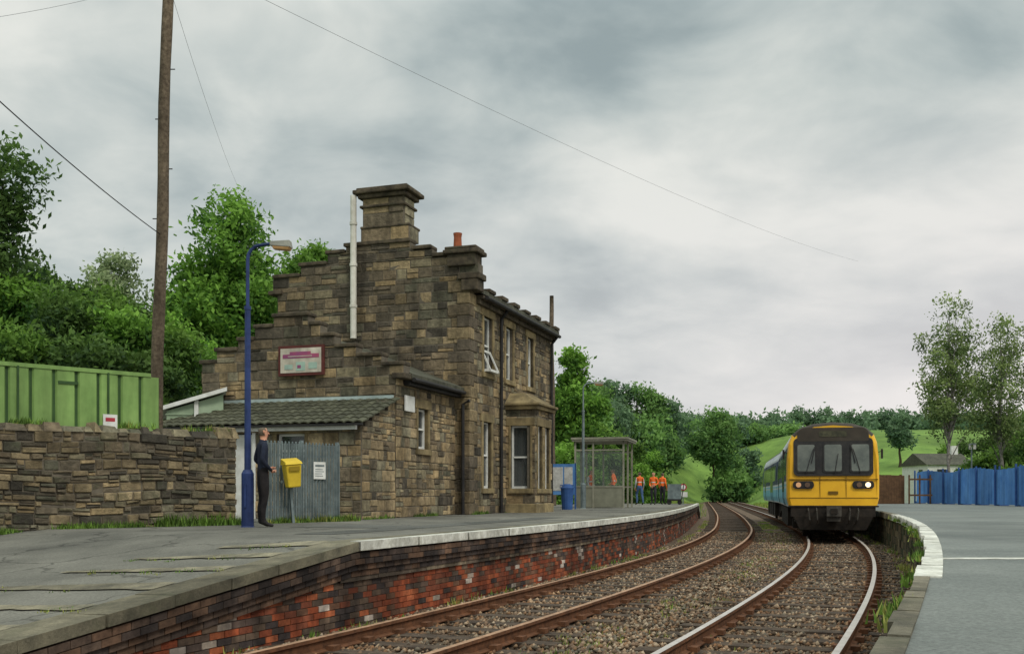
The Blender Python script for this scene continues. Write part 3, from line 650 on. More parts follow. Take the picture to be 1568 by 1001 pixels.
# ------------------------------------------------------------ boundary wall
bw=empty('boundary_stone_wall'); w=MB(); WL=10.5; A=WE-wd*WL
mpw=lambda u,h,d:tuple(A+wd*u+wn*d+Vector((0,0,h+.03*math.sin(u*1.9+h*2)*(1 if h<2.5 else .5))))
stones(w,mpw,lambda h:0,lambda h:WL,-.2,2.53,(.09,.2),(.11,.42),soot=lambda u,h:.38,thick=.45,prot=(.0,.06),mul=.95,jit=.02,split=.38)
mpe=lambda u,h,d:tuple(WE+wd*d-wn*u+Vector((0,0,h)))
stones(w,mpe,lambda h:0,lambda h:.45,-.2,2.53,(.1,.18),(.15,.3),thick=.1,mortar=False)
u=0
while u<WL:
    ww=random.uniform(.14,.36); hh=random.uniform(.05,.17)*(1.5 if u>WL-1 else 1); c=random.choice(PAL+SOOT)
    P=[mpw(u+.01,2.5,-.48),mpw(u+ww-.01,2.5,-.48),mpw(u+ww-.01,2.5,.04),mpw(u+.01,2.5,.04)]; P+=[mpw(u+random.uniform(.02,.06),2.54+hh,-.40),mpw(u+ww-.05,2.54+hh*random.uniform(.6,1),-.38),mpw(u+ww-random.uniform(.03,.07),2.54+hh*random.uniform(.7,1),-.05),mpw(u+.05,2.54+hh*random.uniform(.7,1),-.07)]
    w.hexa(P,0,tuple(v*.9 for v in c)); u+=ww
w.build('rubble_stonework',[m_rubble,m_mortar],bw)

# ------------------------------------------------------------ green sheet fence, shed
gf=empty('green_steel_fence'); mb=MB(); F0=Vector((-14.0,16.4,0)); F1=Vector((-7.9,22.1,0)); fd=(F1-F0).normalized(); fl=(F1-F0).length; fn=Vector((fd.y,-fd.x,0))
mpf=lambda u,h,d:tuple(F0+fd*u+fn*d+Vector((0,0,h)))
u=0; k_=0
while u<fl-.1:
    mb.mbox(mpf,u,u+.055,.6,3.97,-.04,-.01,1)
    P=[mpf(u+.055,.6,-.01),mpf(u+.45,.6,-.01),mpf(u+.45,3.98,-.01),mpf(u+.055,3.98,-.01),mpf(u+.085,.6,.03),mpf(u+.42,.6,.03),mpf(u+.42,3.98,.03),mpf(u+.085,3.98,.03)]
    mb.hexa(P,0)
    if k_%4==0: mb.mbox(mpf,u+.2,u+.24,.6,4.0,.03,.06,1)
    u+=.45; k_+=1
mb.mbox(mpf,0,fl,3.98,4.06,-.05,.05,0); mb.mbox(mpf,fl-1.95,fl-1.55,3.70,3.76,.03,.05,1); mb.build('profiled_panels',[m_green,m_greend],gf)
mb=MB(); mb.mbox(mpf,fl-1.05,fl-.75,2.62,3.12,.065,.08,0); mb.mbox(mpf,fl-1.0,fl-.80,2.97,3.05,.08,.083,1); mb.mbox(mpf,fl-1.0,fl-.80,2.72,2.75,.08,.083,1); mb.build('warning_notice',[m_white,m_red],gf)
sh=empty('clad_shed'); mb=MB()
mb.hexa([(-8.6,25.2,.5),(-7.3,25.6,.5),(-8.2,28.2,.5),(-9.5,27.8,.5),(-8.6,25.2,3.5),(-7.3,25.6,3.95),(-8.2,28.2,3.95),(-9.5,27.8,3.5)],0)
for i in range(9):
    z=1+i*.3; mb.hexa([(-8.62,25.17,z),(-7.28,25.57,z+.03*i*.1),(-7.28,25.6,z),(-8.6,25.2,z),(-8.62,25.17,z+.03),(-7.28,25.57,z+.03),(-7.28,25.6,z+.03),(-8.6,25.2,z+.03)],0)
mb.hexa([(-8.95,25.0,3.42),(-7.15,25.4,4.02),(-8.1,28.4,4.02),(-9.9,28.0,3.42),(-8.95,25.0,3.52),(-7.15,25.4,4.12),(-8.1,28.4,4.12),(-9.9,28.0,3.52)],1)
mb.hexa([(-7.95,25.32,2.9),(-7.86,25.35,2.9),(-7.86,25.4,2.9),(-7.95,25.38,2.9),(-7.95,25.32,3.75),(-7.86,25.35,3.78),(-7.86,25.4,3.78),(-7.95,25.38,3.75)],1)
mb.build('shed_body',[m_gclad,m_white],sh)

# ------------------------------------------------------------ poles, wires, lamps
def tpole(name,base,top,r0,r1,m=m_pole,cross=True):
    e=empty(name); mb=MB(); b=Vector(base); t=Vector(top)
    mb.tube([b.lerp(t,i/16)+Vector((math.sin(i*.9)*.02,0,0)) for i in range(17)],[r0+(r1-r0)*i/16+.004*math.sin(i*2.3) for i in range(17)],12); mb.build('shaft',[m],e,smooth=True)
    mb=MB(); 
    for k_ in range(1,7): p=b.lerp(t,.30+.085*k_); mb.tube([p+Vector((-.21 if k_%2 else .1,0,0)),p+Vector((-.1 if k_%2 else .21,0,.0))],.013,6)
    if cross: mb.box(t.x-.7,t.x+.7,t.y-.14,t.y-.04,t.z-.6,t.z-.48); [mb.tube([(t.x+o,t.y-.09,t.z-.48),(t.x+o,t.y-.09,t.z-.33)],[.04,.025],8) for o in (-.6,-.3,.3,.6)]
    mb.build('steps_and_fittings',[m_black],e)
tpole('telegraph_pole',(-8.15,23,.3),(-7.80,23,13.6),.145,.12)
tpole('telegraph_pole',(2.0,49,.5),(1.9,49,11.0),.14,.10,cross=False)
m_wire=M('wire_grey',(.10,.105,.11),(.14,.14,.15),3,.7)
def wire(name,a,b,sag,r=.007,m=m_wire):
    e=empty(name); mb=MB(); a=Vector(a);b=Vector(b); n=30
    mb.tube([a.lerp(b,i/n)-Vector((0,0,sag*4*(i/n)*(1-i/n))) for i in range(n+1)],r,5); mb.build('cable',[m],e)
wire('overhead_wire',(-7.95,23,7.3),(-8.2,14.0,7.9),.12,.011,m_black)
wire('overhead_wire',(-5.2,15.5,9.7),(20.5,60,15.2),.5,.0035)
wire('overhead_wire',(-7.8,23,13.2),(-7.8,14.5,8.2),.1,.003)
wire('overhead_wire',(-7.0,20.5,11.9),(-12.2,45,15.1),.25,.004)
def lamp(name,X,Y,s=1.,rz=0,m=m_blue):
    e=empty(name,(X,Y,.85),rz); mb=MB()
    mb.tube([(0,0,0),(0,0,.02),(0,0,.95),(0,0,1.02)],[.125,.11,.11,.075],14); mb.tube([(0,0,1.0),(0,0,3.9)],[.060,.050],12); mb.tube([(0,0,3.86),(0,0,3.92)],.062,12)
    pts=[(0,0,3.9),(0,0,4.75)]+[(.22-.22*math.cos(a),0,4.75+.25*math.sin(a)) for a in (.4,.8,1.2,1.5)]+[(.5,0,5.03)]
    mb.tube(pts,.031,10); mb.box(-.02,.02,-.13,-.105,.35,.75); mb.build('post',[m],e,smooth=False)
    mb=MB(); mb.hexa([(.42,-.07,4.98),(.80,-.10,4.94),(.80,.10,4.94),(.42,.07,4.98),(.42,-.06,5.06),(.78,-.07,5.07),(.78,.07,5.07),(.42,.06,5.06)],0); mb.hexa([(.48,-.06,4.92),(.76,-.07,4.89),(.76,.07,4.89),(.48,.06,4.92),(.46,-.065,4.98),(.79,-.09,4.945),(.79,.09,4.945),(.46,.065,4.98)],1)
    mb.build('lantern',[M('lantern_housing',lin(150,150,140),lin(120,120,112),4,.6),M('lantern_lens',lin(190,150,100),lin(170,130,90),4,.3)],e,bevel=.012)
lamp('station_lamp',-4.70,18.0,rz=-.1); lamp('station_lamp',2.85,40.5,rz=0,m=m_grey)
yl=empty('yard_lamp',(28.6,63,.85)); mb=MB(); mb.tube([(0,0,0),(0,0,3.6)],[.06,.045],8); mb.box(-.25,.25,-.1,.1,3.6,3.72); mb.box(-.22,-.05,-.14,-.08,3.35,3.6,1); mb.box(.05,.22,-.14,-.08,3.35,3.6,1); mb.build('post_and_floodlights',[m_grey,m_curt],yl)

# ------------------------------------------------------------ grey palisade + bin + notice
pf=empty('grey_palisade_fence'); mb=MB(); P0=Vector((-4.92,20.2,.85)); P1=Vector((-3.72,21.8,.85)); d_=(P1-P0).normalized(); Lf=(P1-P0).length; nn=Vector((d_.y,-d_.x,0))
mpp=lambda u,h,d:tuple(P0+d_*u+nn*d+Vector((0,0,h)))
u=0
while u<Lf:
    mb.mbox(mpp,u,u+.022,.03,1.62,0,.0+.012); mb.hexa([mpp(u+.022,.03,0.012),mpp(u+.05,.03,.012),mpp(u+.05,1.66,.012),mpp(u+.022,1.66,.012),mpp(u+.028,.03,.035),mpp(u+.045,.03,.035),mpp(u+.045,1.65,.035),mpp(u+.028,1.65,.035)]); mb.mbox(mpp,u+.05,u+.072,.03,1.62,0,.012); u+=.092
for h in (.3,1.35): mb.mbox(mpp,0,Lf,h,h+.05,-.04,-.002)
for u in (0,Lf/2,Lf): mb.mbox(mpp,u-.03,u+.03,0,1.7,-.10,-.041)
mb.build('pales_and_rails',[m_grey],pf)
mb=MB(); mb.mbox(mpp,1.22,1.55,.90,1.26,.05,.062); mb.mbox(mpp,1.26,1.51,1.16,1.20,.062,.064,1); [mb.mbox(mpp,1.26,1.26+.15+.1*random.random(),.96+.045*i,.975+.045*i,.062,.064,1) for i in range(4)]; mb.build('notice',[m_white,m_grey],pf)
yb=empty('yellow_litter_bin',(-4.40,20.35,1.57),.55,0,-.09); mb=MB()
mb.hexa([(-.13,-.11,0),(.13,-.11,0),(.13,.11,0),(-.13,.11,0),(-.165,-.16,.46),(.165,-.16,.46),(.165,.13,.46),(-.165,.13,.46)]); mb.build('bin_body',[m_yel],yb,bevel=.025)
mb=MB(); mb.hexa([(-.175,-.18,.46),(.175,-.18,.46),(.175,.14,.46),(-.175,.14,.46),(-.165,-.15,.51),(.165,-.15,.51),(.165,.13,.59),(-.165,.13,.59)]); mb.box(-.11,.11,-.183,-.178,.33,.42,1); mb.build('bin_lid',[m_yel,M('bin_slot_shadow',lin(150,126,36),None,3,.8)],yb,bevel=.012)
mb=MB(); mb.box(-.025,.025,.14,.22,-.72,.42); mb.box(-.2,.2,.13,.16,.1,.16); mb.build('bin_bracket',[m_grey],yb)

# ------------------------------------------------------------ shelter
shl=empty('glazed_waiting_shelter',(2.62,41.9,.85),-math.radians(14)); mb=MB(); W,D,H=2.0,2.7,2.75
for x_ in (0,.75,W):
    for y_ in (0,D/2,D): 
        if x_==.75 and y_==D/2: continue
        mb.box(x_-.035,x_+.035,y_-.035,y_+.035,0,H)
for y_ in (0,D):
    for z in (.85,2.35): mb.box(.035,.715,y_-.03,y_+.03,z,z+.06); mb.box(.785,W-.035,y_-.03,y_+.03,z,z+.06)
for z in (.85,2.35): mb.box(-.03,.03,.035,D/2-.035,z,z+.06); mb.box(-.03,.03,D/2+.035,D-.035,z,z+.06)
mb.box(-.12,W+.17,-.15,D+.15,H,H+.07); mb.box(-.15,W+.2,-.18,D+.18,H+.07,H+.15); mb.build('frame_and_roof',[M('shelter_frame',lin(158,156,138),lin(132,130,114),4,.6)],shl)
mb=MB(); mb.box(.035,.715,-.01,.01,.03,.85); mb.box(.785,W-.035,-.01,.01,.03,.85); mb.box(-.01,.01,.035,D/2-.035,.03,.85); mb.box(-.01,.01,D/2+.035,D-.035,.03,.85); mb.box(.035,.715,D-.01,D+.01,.03,.85); mb.box(.3,W-.5,.9,D-.5,.42,.46); mb.build('lower_panels_and_bench',[M('shelter_panel',lin(140,140,122),lin(120,120,104),3,.8)],shl)
m_sg=M('shelter_glass',(.35,.42,.38),(.3,.36,.34),2,.08,spec=.5,alpha=.12)
mb=MB(); mb.box(.035,.715,-.004,.004,.91,2.35); mb.box(.785,W-.035,-.004,.004,.91,2.35); mb.box(-.004,.004,.035,D/2-.035,.91,2.35); mb.box(-.004,.004,D/2+.035,D-.035,.91,2.35); mb.build('glazing',[m_sg],shl)
nb=empty('station_notice_board',(1.9,38.6,.85),-.2); mb=MB(); mb.box(-.55,-.49,-.03,.03,0,1.75); mb.box(.49,.55,-.03,.03,0,1.75); mb.box(-.5,.5,-.04,.0,.55,1.72,1); mb.box(-.42,.05,-.05,-.041,.7,1.6,2); mb.box(.1,.42,-.05,-.041,.9,1.6,2); mb.build('board',[m_bled,m_blueh,m_curt],nb)
lb=empty('litter_bin',(2.05,37.6,.85)); mb=MB(); mb.tube([(0,0,0),(0,0,.75),(0,0,.8),(0,0,.95)],[.2,.24,.25,.12],14); mb.tube([(-.26,0,.8),(-.26,0,.9),(.26,0,.9),(.26,0,.8)],.02,6); mb.build('bin',[m_bled],lb)
gb=empty('equipment_trolley',(8.75,54.5,.85),-.2); mb=MB(); mb.box(-.35,.35,-.3,.3,.3,1.1,0); mb.box(-.38,.38,-.33,.33,.2,.3,1); [mb.tube([(x_,y_-.03,.12),(x_,y_+.03,.12)],.12,12,1) for x_ in (-.28,.28) for y_ in (-.28,.28)]; mb.tube([(.38,-.2,.3),(.5,-.2,1.15),(.5,.2,1.15),(.38,.2,.3)],.02,6,1); mb.build('trolley',[m_grey,m_black],gb)
ws=empty('warning_sign',(9.6,56.8,.85),0); mb=MB(); mb.box(-.03,.03,-.02,.02,0,.85,0); mb.tube([(0,-.05,.95),(0,-.02,.95)],.2,20,1); mb.tube([(0,-.06,.95),(0,-.051,.95)],.13,20,2); mb.box(-.24,.24,-.05,-.02,.4,.68,2); mb.build('sign',[m_grey,m_red,m_white],ws)
# hoarding right
hd=empty('blue_hoarding_fence'); mb=MB(); B0=Vector((24.8,62,.85)); B1=Vector((23.2,38,.85)); d_=(B1-B0).normalized(); Lf=(B1-B0).length; nn=Vector((d_.y,-d_.x,0))
mph=lambda u,h,d:tuple(B0+d_*u+nn*d+Vector((0,0,h)))
u=0; g=1
while u<Lf:
    if random.random()<.3: g=random.uniform(.78,1.12)
    t_=1.85+.08*math.sin(u*.9)+random.uniform(-.02,.02); hw=.15
    mb.hexa([mph(u,.05,0),mph(u+hw,.05,.05),mph(u+hw,t_,.05),mph(u,t_,0),mph(u,.05,.015),mph(u+hw,.05,.065),mph(u+hw,t_,.065),mph(u,t_,.015)],0,(g,g,g))
    mb.hexa([mph(u+hw,.05,.05),mph(u+2*hw,.05,0),mph(u+2*hw,t_,0),mph(u+hw,t_,.05),mph(u+hw,.05,.065),mph(u+2*hw,.05,.015),mph(u+2*hw,t_,.015),mph(u+hw,t_,.065)],0,(g,g,g)); u+=2*hw
u=0
while u<Lf: mb.mbox(mph,u-.04,u+.04,0,2.0,.085,.16,1); mb.mbox(mph,u-.03,u+.03,0,1.95,-.12,-.05,1); mb.mbox(mph,u-.25,u+.25,0,.12,-.45,.0,1); u+=2.4
for h in (.4,1.5): mb.mbox(mph,0,Lf,h,h+.05,-.05,-.02,1)
mb.build('hoarding_panels',[m_blueh,m_bled],hd)
tf=empty('timber_fence'); mb=MB(); x_=19.5
while x_<22.4: mb.box(x_,x_+.14,58,58.03,.85,2.5+random.uniform(-.04,.04)); x_+=.15
mb.box(19.5,22.4,58.031,58.08,1.2,1.3); mb.box(19.5,22.4,58.031,58.08,2.1,2.2)
for x_ in (22.6,23.2,23.8): mb.tube([(x_,57.6,.85),(x_,57.6,2.5)],.05,8)
mb.box(22.6,23.9,57.55,57.62,2.2,2.3); mb.box(22.6,23.9,57.55,57.62,1.3,1.4)
mb.build('boards',[m_wood],tf)
ch=empty('distant_cottage'); mb=MB(); mb.box(37,41,90,96,-.6,4.0,0); mb.hexa([(36.8,89.8,4.0),(41.2,89.8,4.0),(41.2,96.2,4.0),(36.8,96.2,4.0),(36.8,92.9,5.1),(41.2,92.9,5.1),(41.2,93.1,5.1),(36.8,93.1,5.1)],1); mb.box(37.8,38.6,89.96,89.99,2.6,3.6,2); mb.box(39.6,40.4,89.96,89.99,2.6,3.6,2); mb.box(36.95,36.99,91.2,92,2.6,3.6,2)
mb.box(40.2,40.8,92.6,93.4,4.8,5.8,0); mb.build('cottage',[m_white,m_slate,m_glass],ch)

# ------------------------------------------------------------ train
m_ty=M('train_yellow',lin(240,186,40),lin(224,168,34),2,.45,dirt=.15,spec=.35)
m_tl=M('train_light_blue',lin(122,192,214),lin(104,176,202),2,.4,dirt=.15,spec=.4)
m_tn=M('train_navy',lin(36,50,96),lin(28,40,80),2,.4,spec=.4)
m_tw=M('train_white',lin(214,220,222),lin(196,202,204),2,.4,dirt=.15)
m_tr=M('train_roof',lin(104,104,100),lin(80,80,76),3,.8)
m_trd=M('train_roof_front',lin(58,52,44),lin(72,64,54),3,.6)
m_ug=M('underframe_grime',lin(56,49,42),lin(34,31,28),6,.9,.4)
half=[(1.33,1.02),(1.395,1.3),(1.40,1.9),(1.385,2.6),(1.34,3.05),(1.24,3.32),(1.02,3.52),(.6,3.66),(0,3.71)]
prof=half+[(-x_,z_) for x_,z_ in half[-2::-1]]
def car(tr,nm,sa,sb,front,back):
    pa=Vector(at(sa,3.4)); pb=Vector(at(sb,3.4)); dv=(pb-pa); ln=dv.length
    c=empty(nm,pa,-math.atan2(dv.x,dv.y)); c.parent=tr
    mb=MB(); rings=[]
    ys=[(0,.94,.05),(.05,.98,.02),(.22,1,0),(.9,1,0),(ln-.2,1,0),(ln,.97,.02)]
    for (y_,k_,dz) in ys:
        rg=[]
        for (x_,z_) in prof:
            rk=.16*sm(2.0,3.6,z_)*(1 if y_<.3 else 0); rg.append(len(mb.v)); mb.v.append((x_*k_,y_+rk*(1 if y_<.1 else .6),1.02+(z_-1.02)*(1-dz*.8)))
        rings.append(rg)
    n=len(prof)
    for r_ in range(len(rings)-1):
        for i in range(n-1):
            zc=(prof[i][1]+prof[i+1][1])/2; m_=0
            if r_==0: m_=0 if zc<3.42 else 1
            elif r_==1: m_=0 if zc<3.2 else 1
            elif zc>3.2: m_=1 if r_<=2 and front else 2
            else: m_=(0 if (r_==2 and front) else 3)
            if not front and r_<=2 and m_==0: m_=3
            mb.f.append((rings[r_][i],rings[r_][i+1],rings[r_+1][i+1],rings[r_+1][i])); mb.m.append(m_); mb.c.append((1,1,1))
        mb.f.append((rings[r_][n-1],rings[r_][0],rings[r_+1][0],rings[r_+1][n-1])); mb.m.append(4); mb.c.append((1,1,1))
    mb.f.append(tuple(rings[0])); mb.m.append(0 if front else 4); mb.c.append((1,1,1)); mb.f.append(tuple(reversed(rings[-1]))); mb.m.append(4); mb.c.append((1,1,1))
    mb.build('bodyshell',[m_ty,m_trd,m_tr,m_tw,m_ug],c)
    for sx in (-1,1):
        s_=MB(); y0=.9 if front else .1
        def side(y0,y1,z0,z1,d,m_):
            xo=lambda z:float(np.interp(z,[p[1] for p in half],[p[0] for p in half]))
            zs=[z0]+[p[1] for p in half if z0<p[1]<z1]+[z1]
            for za,zb in zip(zs[:-1],zs[1:]):
                s_.hexa([(sx*(xo(za)-.02),y0,za),(sx*(xo(za)+d),y0,za),(sx*(xo(za)+d),y1,za),(sx*(xo(za)-.02),y1,za),(sx*(xo(zb)-.02),y0,zb),(sx*(xo(zb)+d),y0,zb),(sx*(xo(zb)+d),y1,zb),(sx*(xo(zb)-.02),y1,zb)],m_)
        side(y0,ln-.1,1.08,1.62,.004,0); side(y0,ln-.1,1.70,1.76,.004,0); side(y0,ln-.1,1.85,2.95,.004,1)
        y_=1.1
        while y_<ln-1.6:
            door=abs(y_-4.1)<.7 or abs(y_-10.9)<.7
            if y_<1.7: side(y_,y_+.7,2.05,2.8,.010,2); y_+=1.0
            elif door: side(y_,y_+.5,1.5,2.8,.010,2); side(y_+.62,y_+1.12,1.5,2.8,.010,2); side(y_-.06,y_-.02,1.05,2.95,.012,3); side(y_+.54,y_+.58,1.05,2.95,.012,3); y_+=1.35
            else: side(y_,y_+1.15,2.05,2.8,.010,2); y_+=1.33
        s_.build('side_livery',[m_tl,m_tn,m_glass,m_black],c)
    u=MB(); u.box(-1.1,1.1,.5,ln-.4,.62,1.0); 
    for y_ in (3.4,5.6,7.5,9.6): u.box(-1.28,-.5,y_,y_+1.5,.32,.95); u.box(.5,1.28,y_,y_+1.5,.32,.95)
    for y_ in (2.4,ln-3):
        u.tube([(-.85,y_,.42),(.85,y_,.42)],.07,8)
        for x_ in (-.75,.75): u.tube([(x_-.065,y_,.42),(x_+.065,y_,.42)],.42,24); u.tube([(x_-.09,y_,.42),(x_+.1,y_,.42)],.14,12)
        for x_ in (-1.02,1.02): u.box(x_-.08,x_+.08,y_-.75,y_+.75,.5,.72); u.box(x_-.12,x_+.12,y_-.16,y_+.16,.28,.6); [u.tube([(x_,y_+o,.7),(x_,y_+o,1.0)],.09,8) for o in (-.55,.55)]
    u.build('underframe_and_wheels',[m_ug],c)
    r_=MB(); 
    for y_ in (2.5,6.5,10.5): r_.box(-.35,.35,y_,y_+.8,3.70,3.78)
    r_.build('roof_vents',[m_tr],c,bevel=.02)
    if front:
        rk=lambda z:.16*sm(2.0,3.6,z)
        f=MB()
        def plate(x0,x1,z0,z1,d0,d1,m_,rt=0,n=6,rb=None):
            pts=[]; r0=rt; rb=rt if rb is None else rb
            if r0:
                for cx,cz,a0,rr in ((x1-rb,z0+rb,-90,rb),(x1-r0,z1-r0,0,r0),(x0+r0,z1-r0,90,r0),(x0+rb,z0+rb,180,rb)):
                    for i in range(n+1): a=math.radians(a0+90*i/n); pts.append((cx+rr*math.cos(a),cz+rr*math.sin(a)))
            else: pts=[(x0,z0),(x1,z0),(x1,z1),(x0,z1)]
            nn_=len(pts); b0=len(f.v)
            for (px_,pz_) in pts: f.v.append((px_,rk(pz_)-d0,pz_))
            for (px_,pz_) in pts: f.v.append((px_,rk(pz_)-d1,pz_))
            f.f.append(tuple(b0+nn_+i for i in range(nn_))); f.m.append(m_); f.c.append((1,1,1))
            for i in range(nn_): f.f.append((b0+i,b0+(i+1)%nn_,b0+nn_+(i+1)%nn_,b0+nn_+i)); f.m.append(m_); f.c.append((1,1,1))
        plate(-1.20,1.20,2.00,3.20,-.05,.020,0,.14); plate(-1.08,1.08,3.10,3.53,-.05,.024,6,.24,rb=.05)
        for x0,x1 in ((-1.12,-.50),(-.31,.31),(.50,1.12)): plate(x0,x1,2.10,3.04,.0,.030,1,.08)
        for x0,x1 in ((-1.08,-.55),(-.26,.26),(.55,1.08)): plate(x0,x1,2.15,2.99,.0,.038,2,.06)
        plate(-.42,.42,3.24,3.42,.0,.036,4,.03)
        plate(-1.34,1.34,1.88,1.905,-.02,.012,5); plate(-1.34,1.34,1.30,1.32,-.02,.012,5); plate(-.40,-.388,1.33,2.0,-.02,.010,5); plate(.388,.40,1.33,2.0,-.02,.010,5)
        for sx in (-1,1):
            plate(sx*.90-.32,sx*.90+.32,1.60,1.84,.0,.045,0,.10)
        plate(-.15,.15,1.42,1.52,.0,.02,5,.02)
        f.build('cab_front',[m_black,m_black,M('cab_glass',lin(122,126,116),lin(80,86,80),1.5,.08,spec=.8),m_white,M('destination_blind',lin(84,82,60),lin(46,46,36),9,.6),M('panel_joint',lin(130,98,30),lin(106,80,26),4,.7),m_trd],c)
        h_=MB(); 
        for x_,m_ in ((-1.05,2),(-.78,1),(.78,1),(1.04,0)): 
            h_.tube([(x_,-.035,1.72),(x_,-.062,1.72)],.08,18,m_)
        h_.build('headlights',[M('headlight_lit',(.6,.5,.35),(.6,.5,.35),1,.4,emit=((1,.74,.42),1.9)),M('lamp_off',lin(120,92,70),lin(84,64,52),20,.2,spec=.5),M('headlight_dim',(.35,.22,.12),(.35,.22,.12),1,.4,emit=((1,.5,.25),.35))],c)
        w_=MB()
        for x_ in (-.82,.82): w_.tube([(x_,-.05,2.08),(x_*.86,-.03,2.5),(x_*.72,.02,2.86)],.013,6); w_.tube([(x_*.8,-.03,2.4),(x_*.66,.03,2.94)],.016,6)
        w_.tube([(0.05,-.05,2.08),(.15,-.02,2.7)],.012,6); w_.build('wipers',[m_black],c)
        k_=MB(); k_.box(-1.27,1.27,.02,.5,.72,1.02,0); k_.hexa([(-1.0,.1,.3),(1.0,.1,.3),(1.0,.5,.3),(-1.0,.5,.3),(-1.2,.02,.72),(1.2,.02,.72),(1.2,.5,.72),(-1.2,.5,.72)],0)
        k_.box(-.16,.16,-.35,.1,.78,1.0,1); k_.box(-.22,.22,-.45,-.33,.74,1.06,1); k_.box(-.1,.1,-.5,-.44,.82,.98,0); k_.box(-.2,.2,-.3,-.05,.58,.74,1)
        for x_ in (-.75,-.5,.5,.75): k_.tube([(x_,.02,.98),(x_,-.14,.9),(x_*.95,-.14,.62),(x_*.9,.04,.5)],.024,7,1)
        k_.box(-1.36,1.36,-.005,.06,1.02,1.07,0)
        k_.build('coupler_and_valance',[m_ug,M('coupler_steel',lin(84,80,72),lin(54,50,48),8,.6)],c)
        mr=MB()
        for sx in (-1,1): mr.tube([(sx*1.38,.5,2.75),(sx*1.5,.42,2.78)],.012,6); mr.box(sx*1.5-.03,sx*1.5+.03,.38,.44,2.55,2.85)
        mr.build('cab_handrails',[m_black],c)
    else:
        g_=MB(); g_.box(-.5,.5,-.55,.0,1.1,3.2); g_.build('gangway_bellows',[m_black],c)
train=empty('diesel_railcar_train'); s0=sY(31.6)
car(train,'leading_car',s0+1.2,s0+16.4,True,False); car(train,'trailing_car',s0+16.95,s0+32.1,False,True)

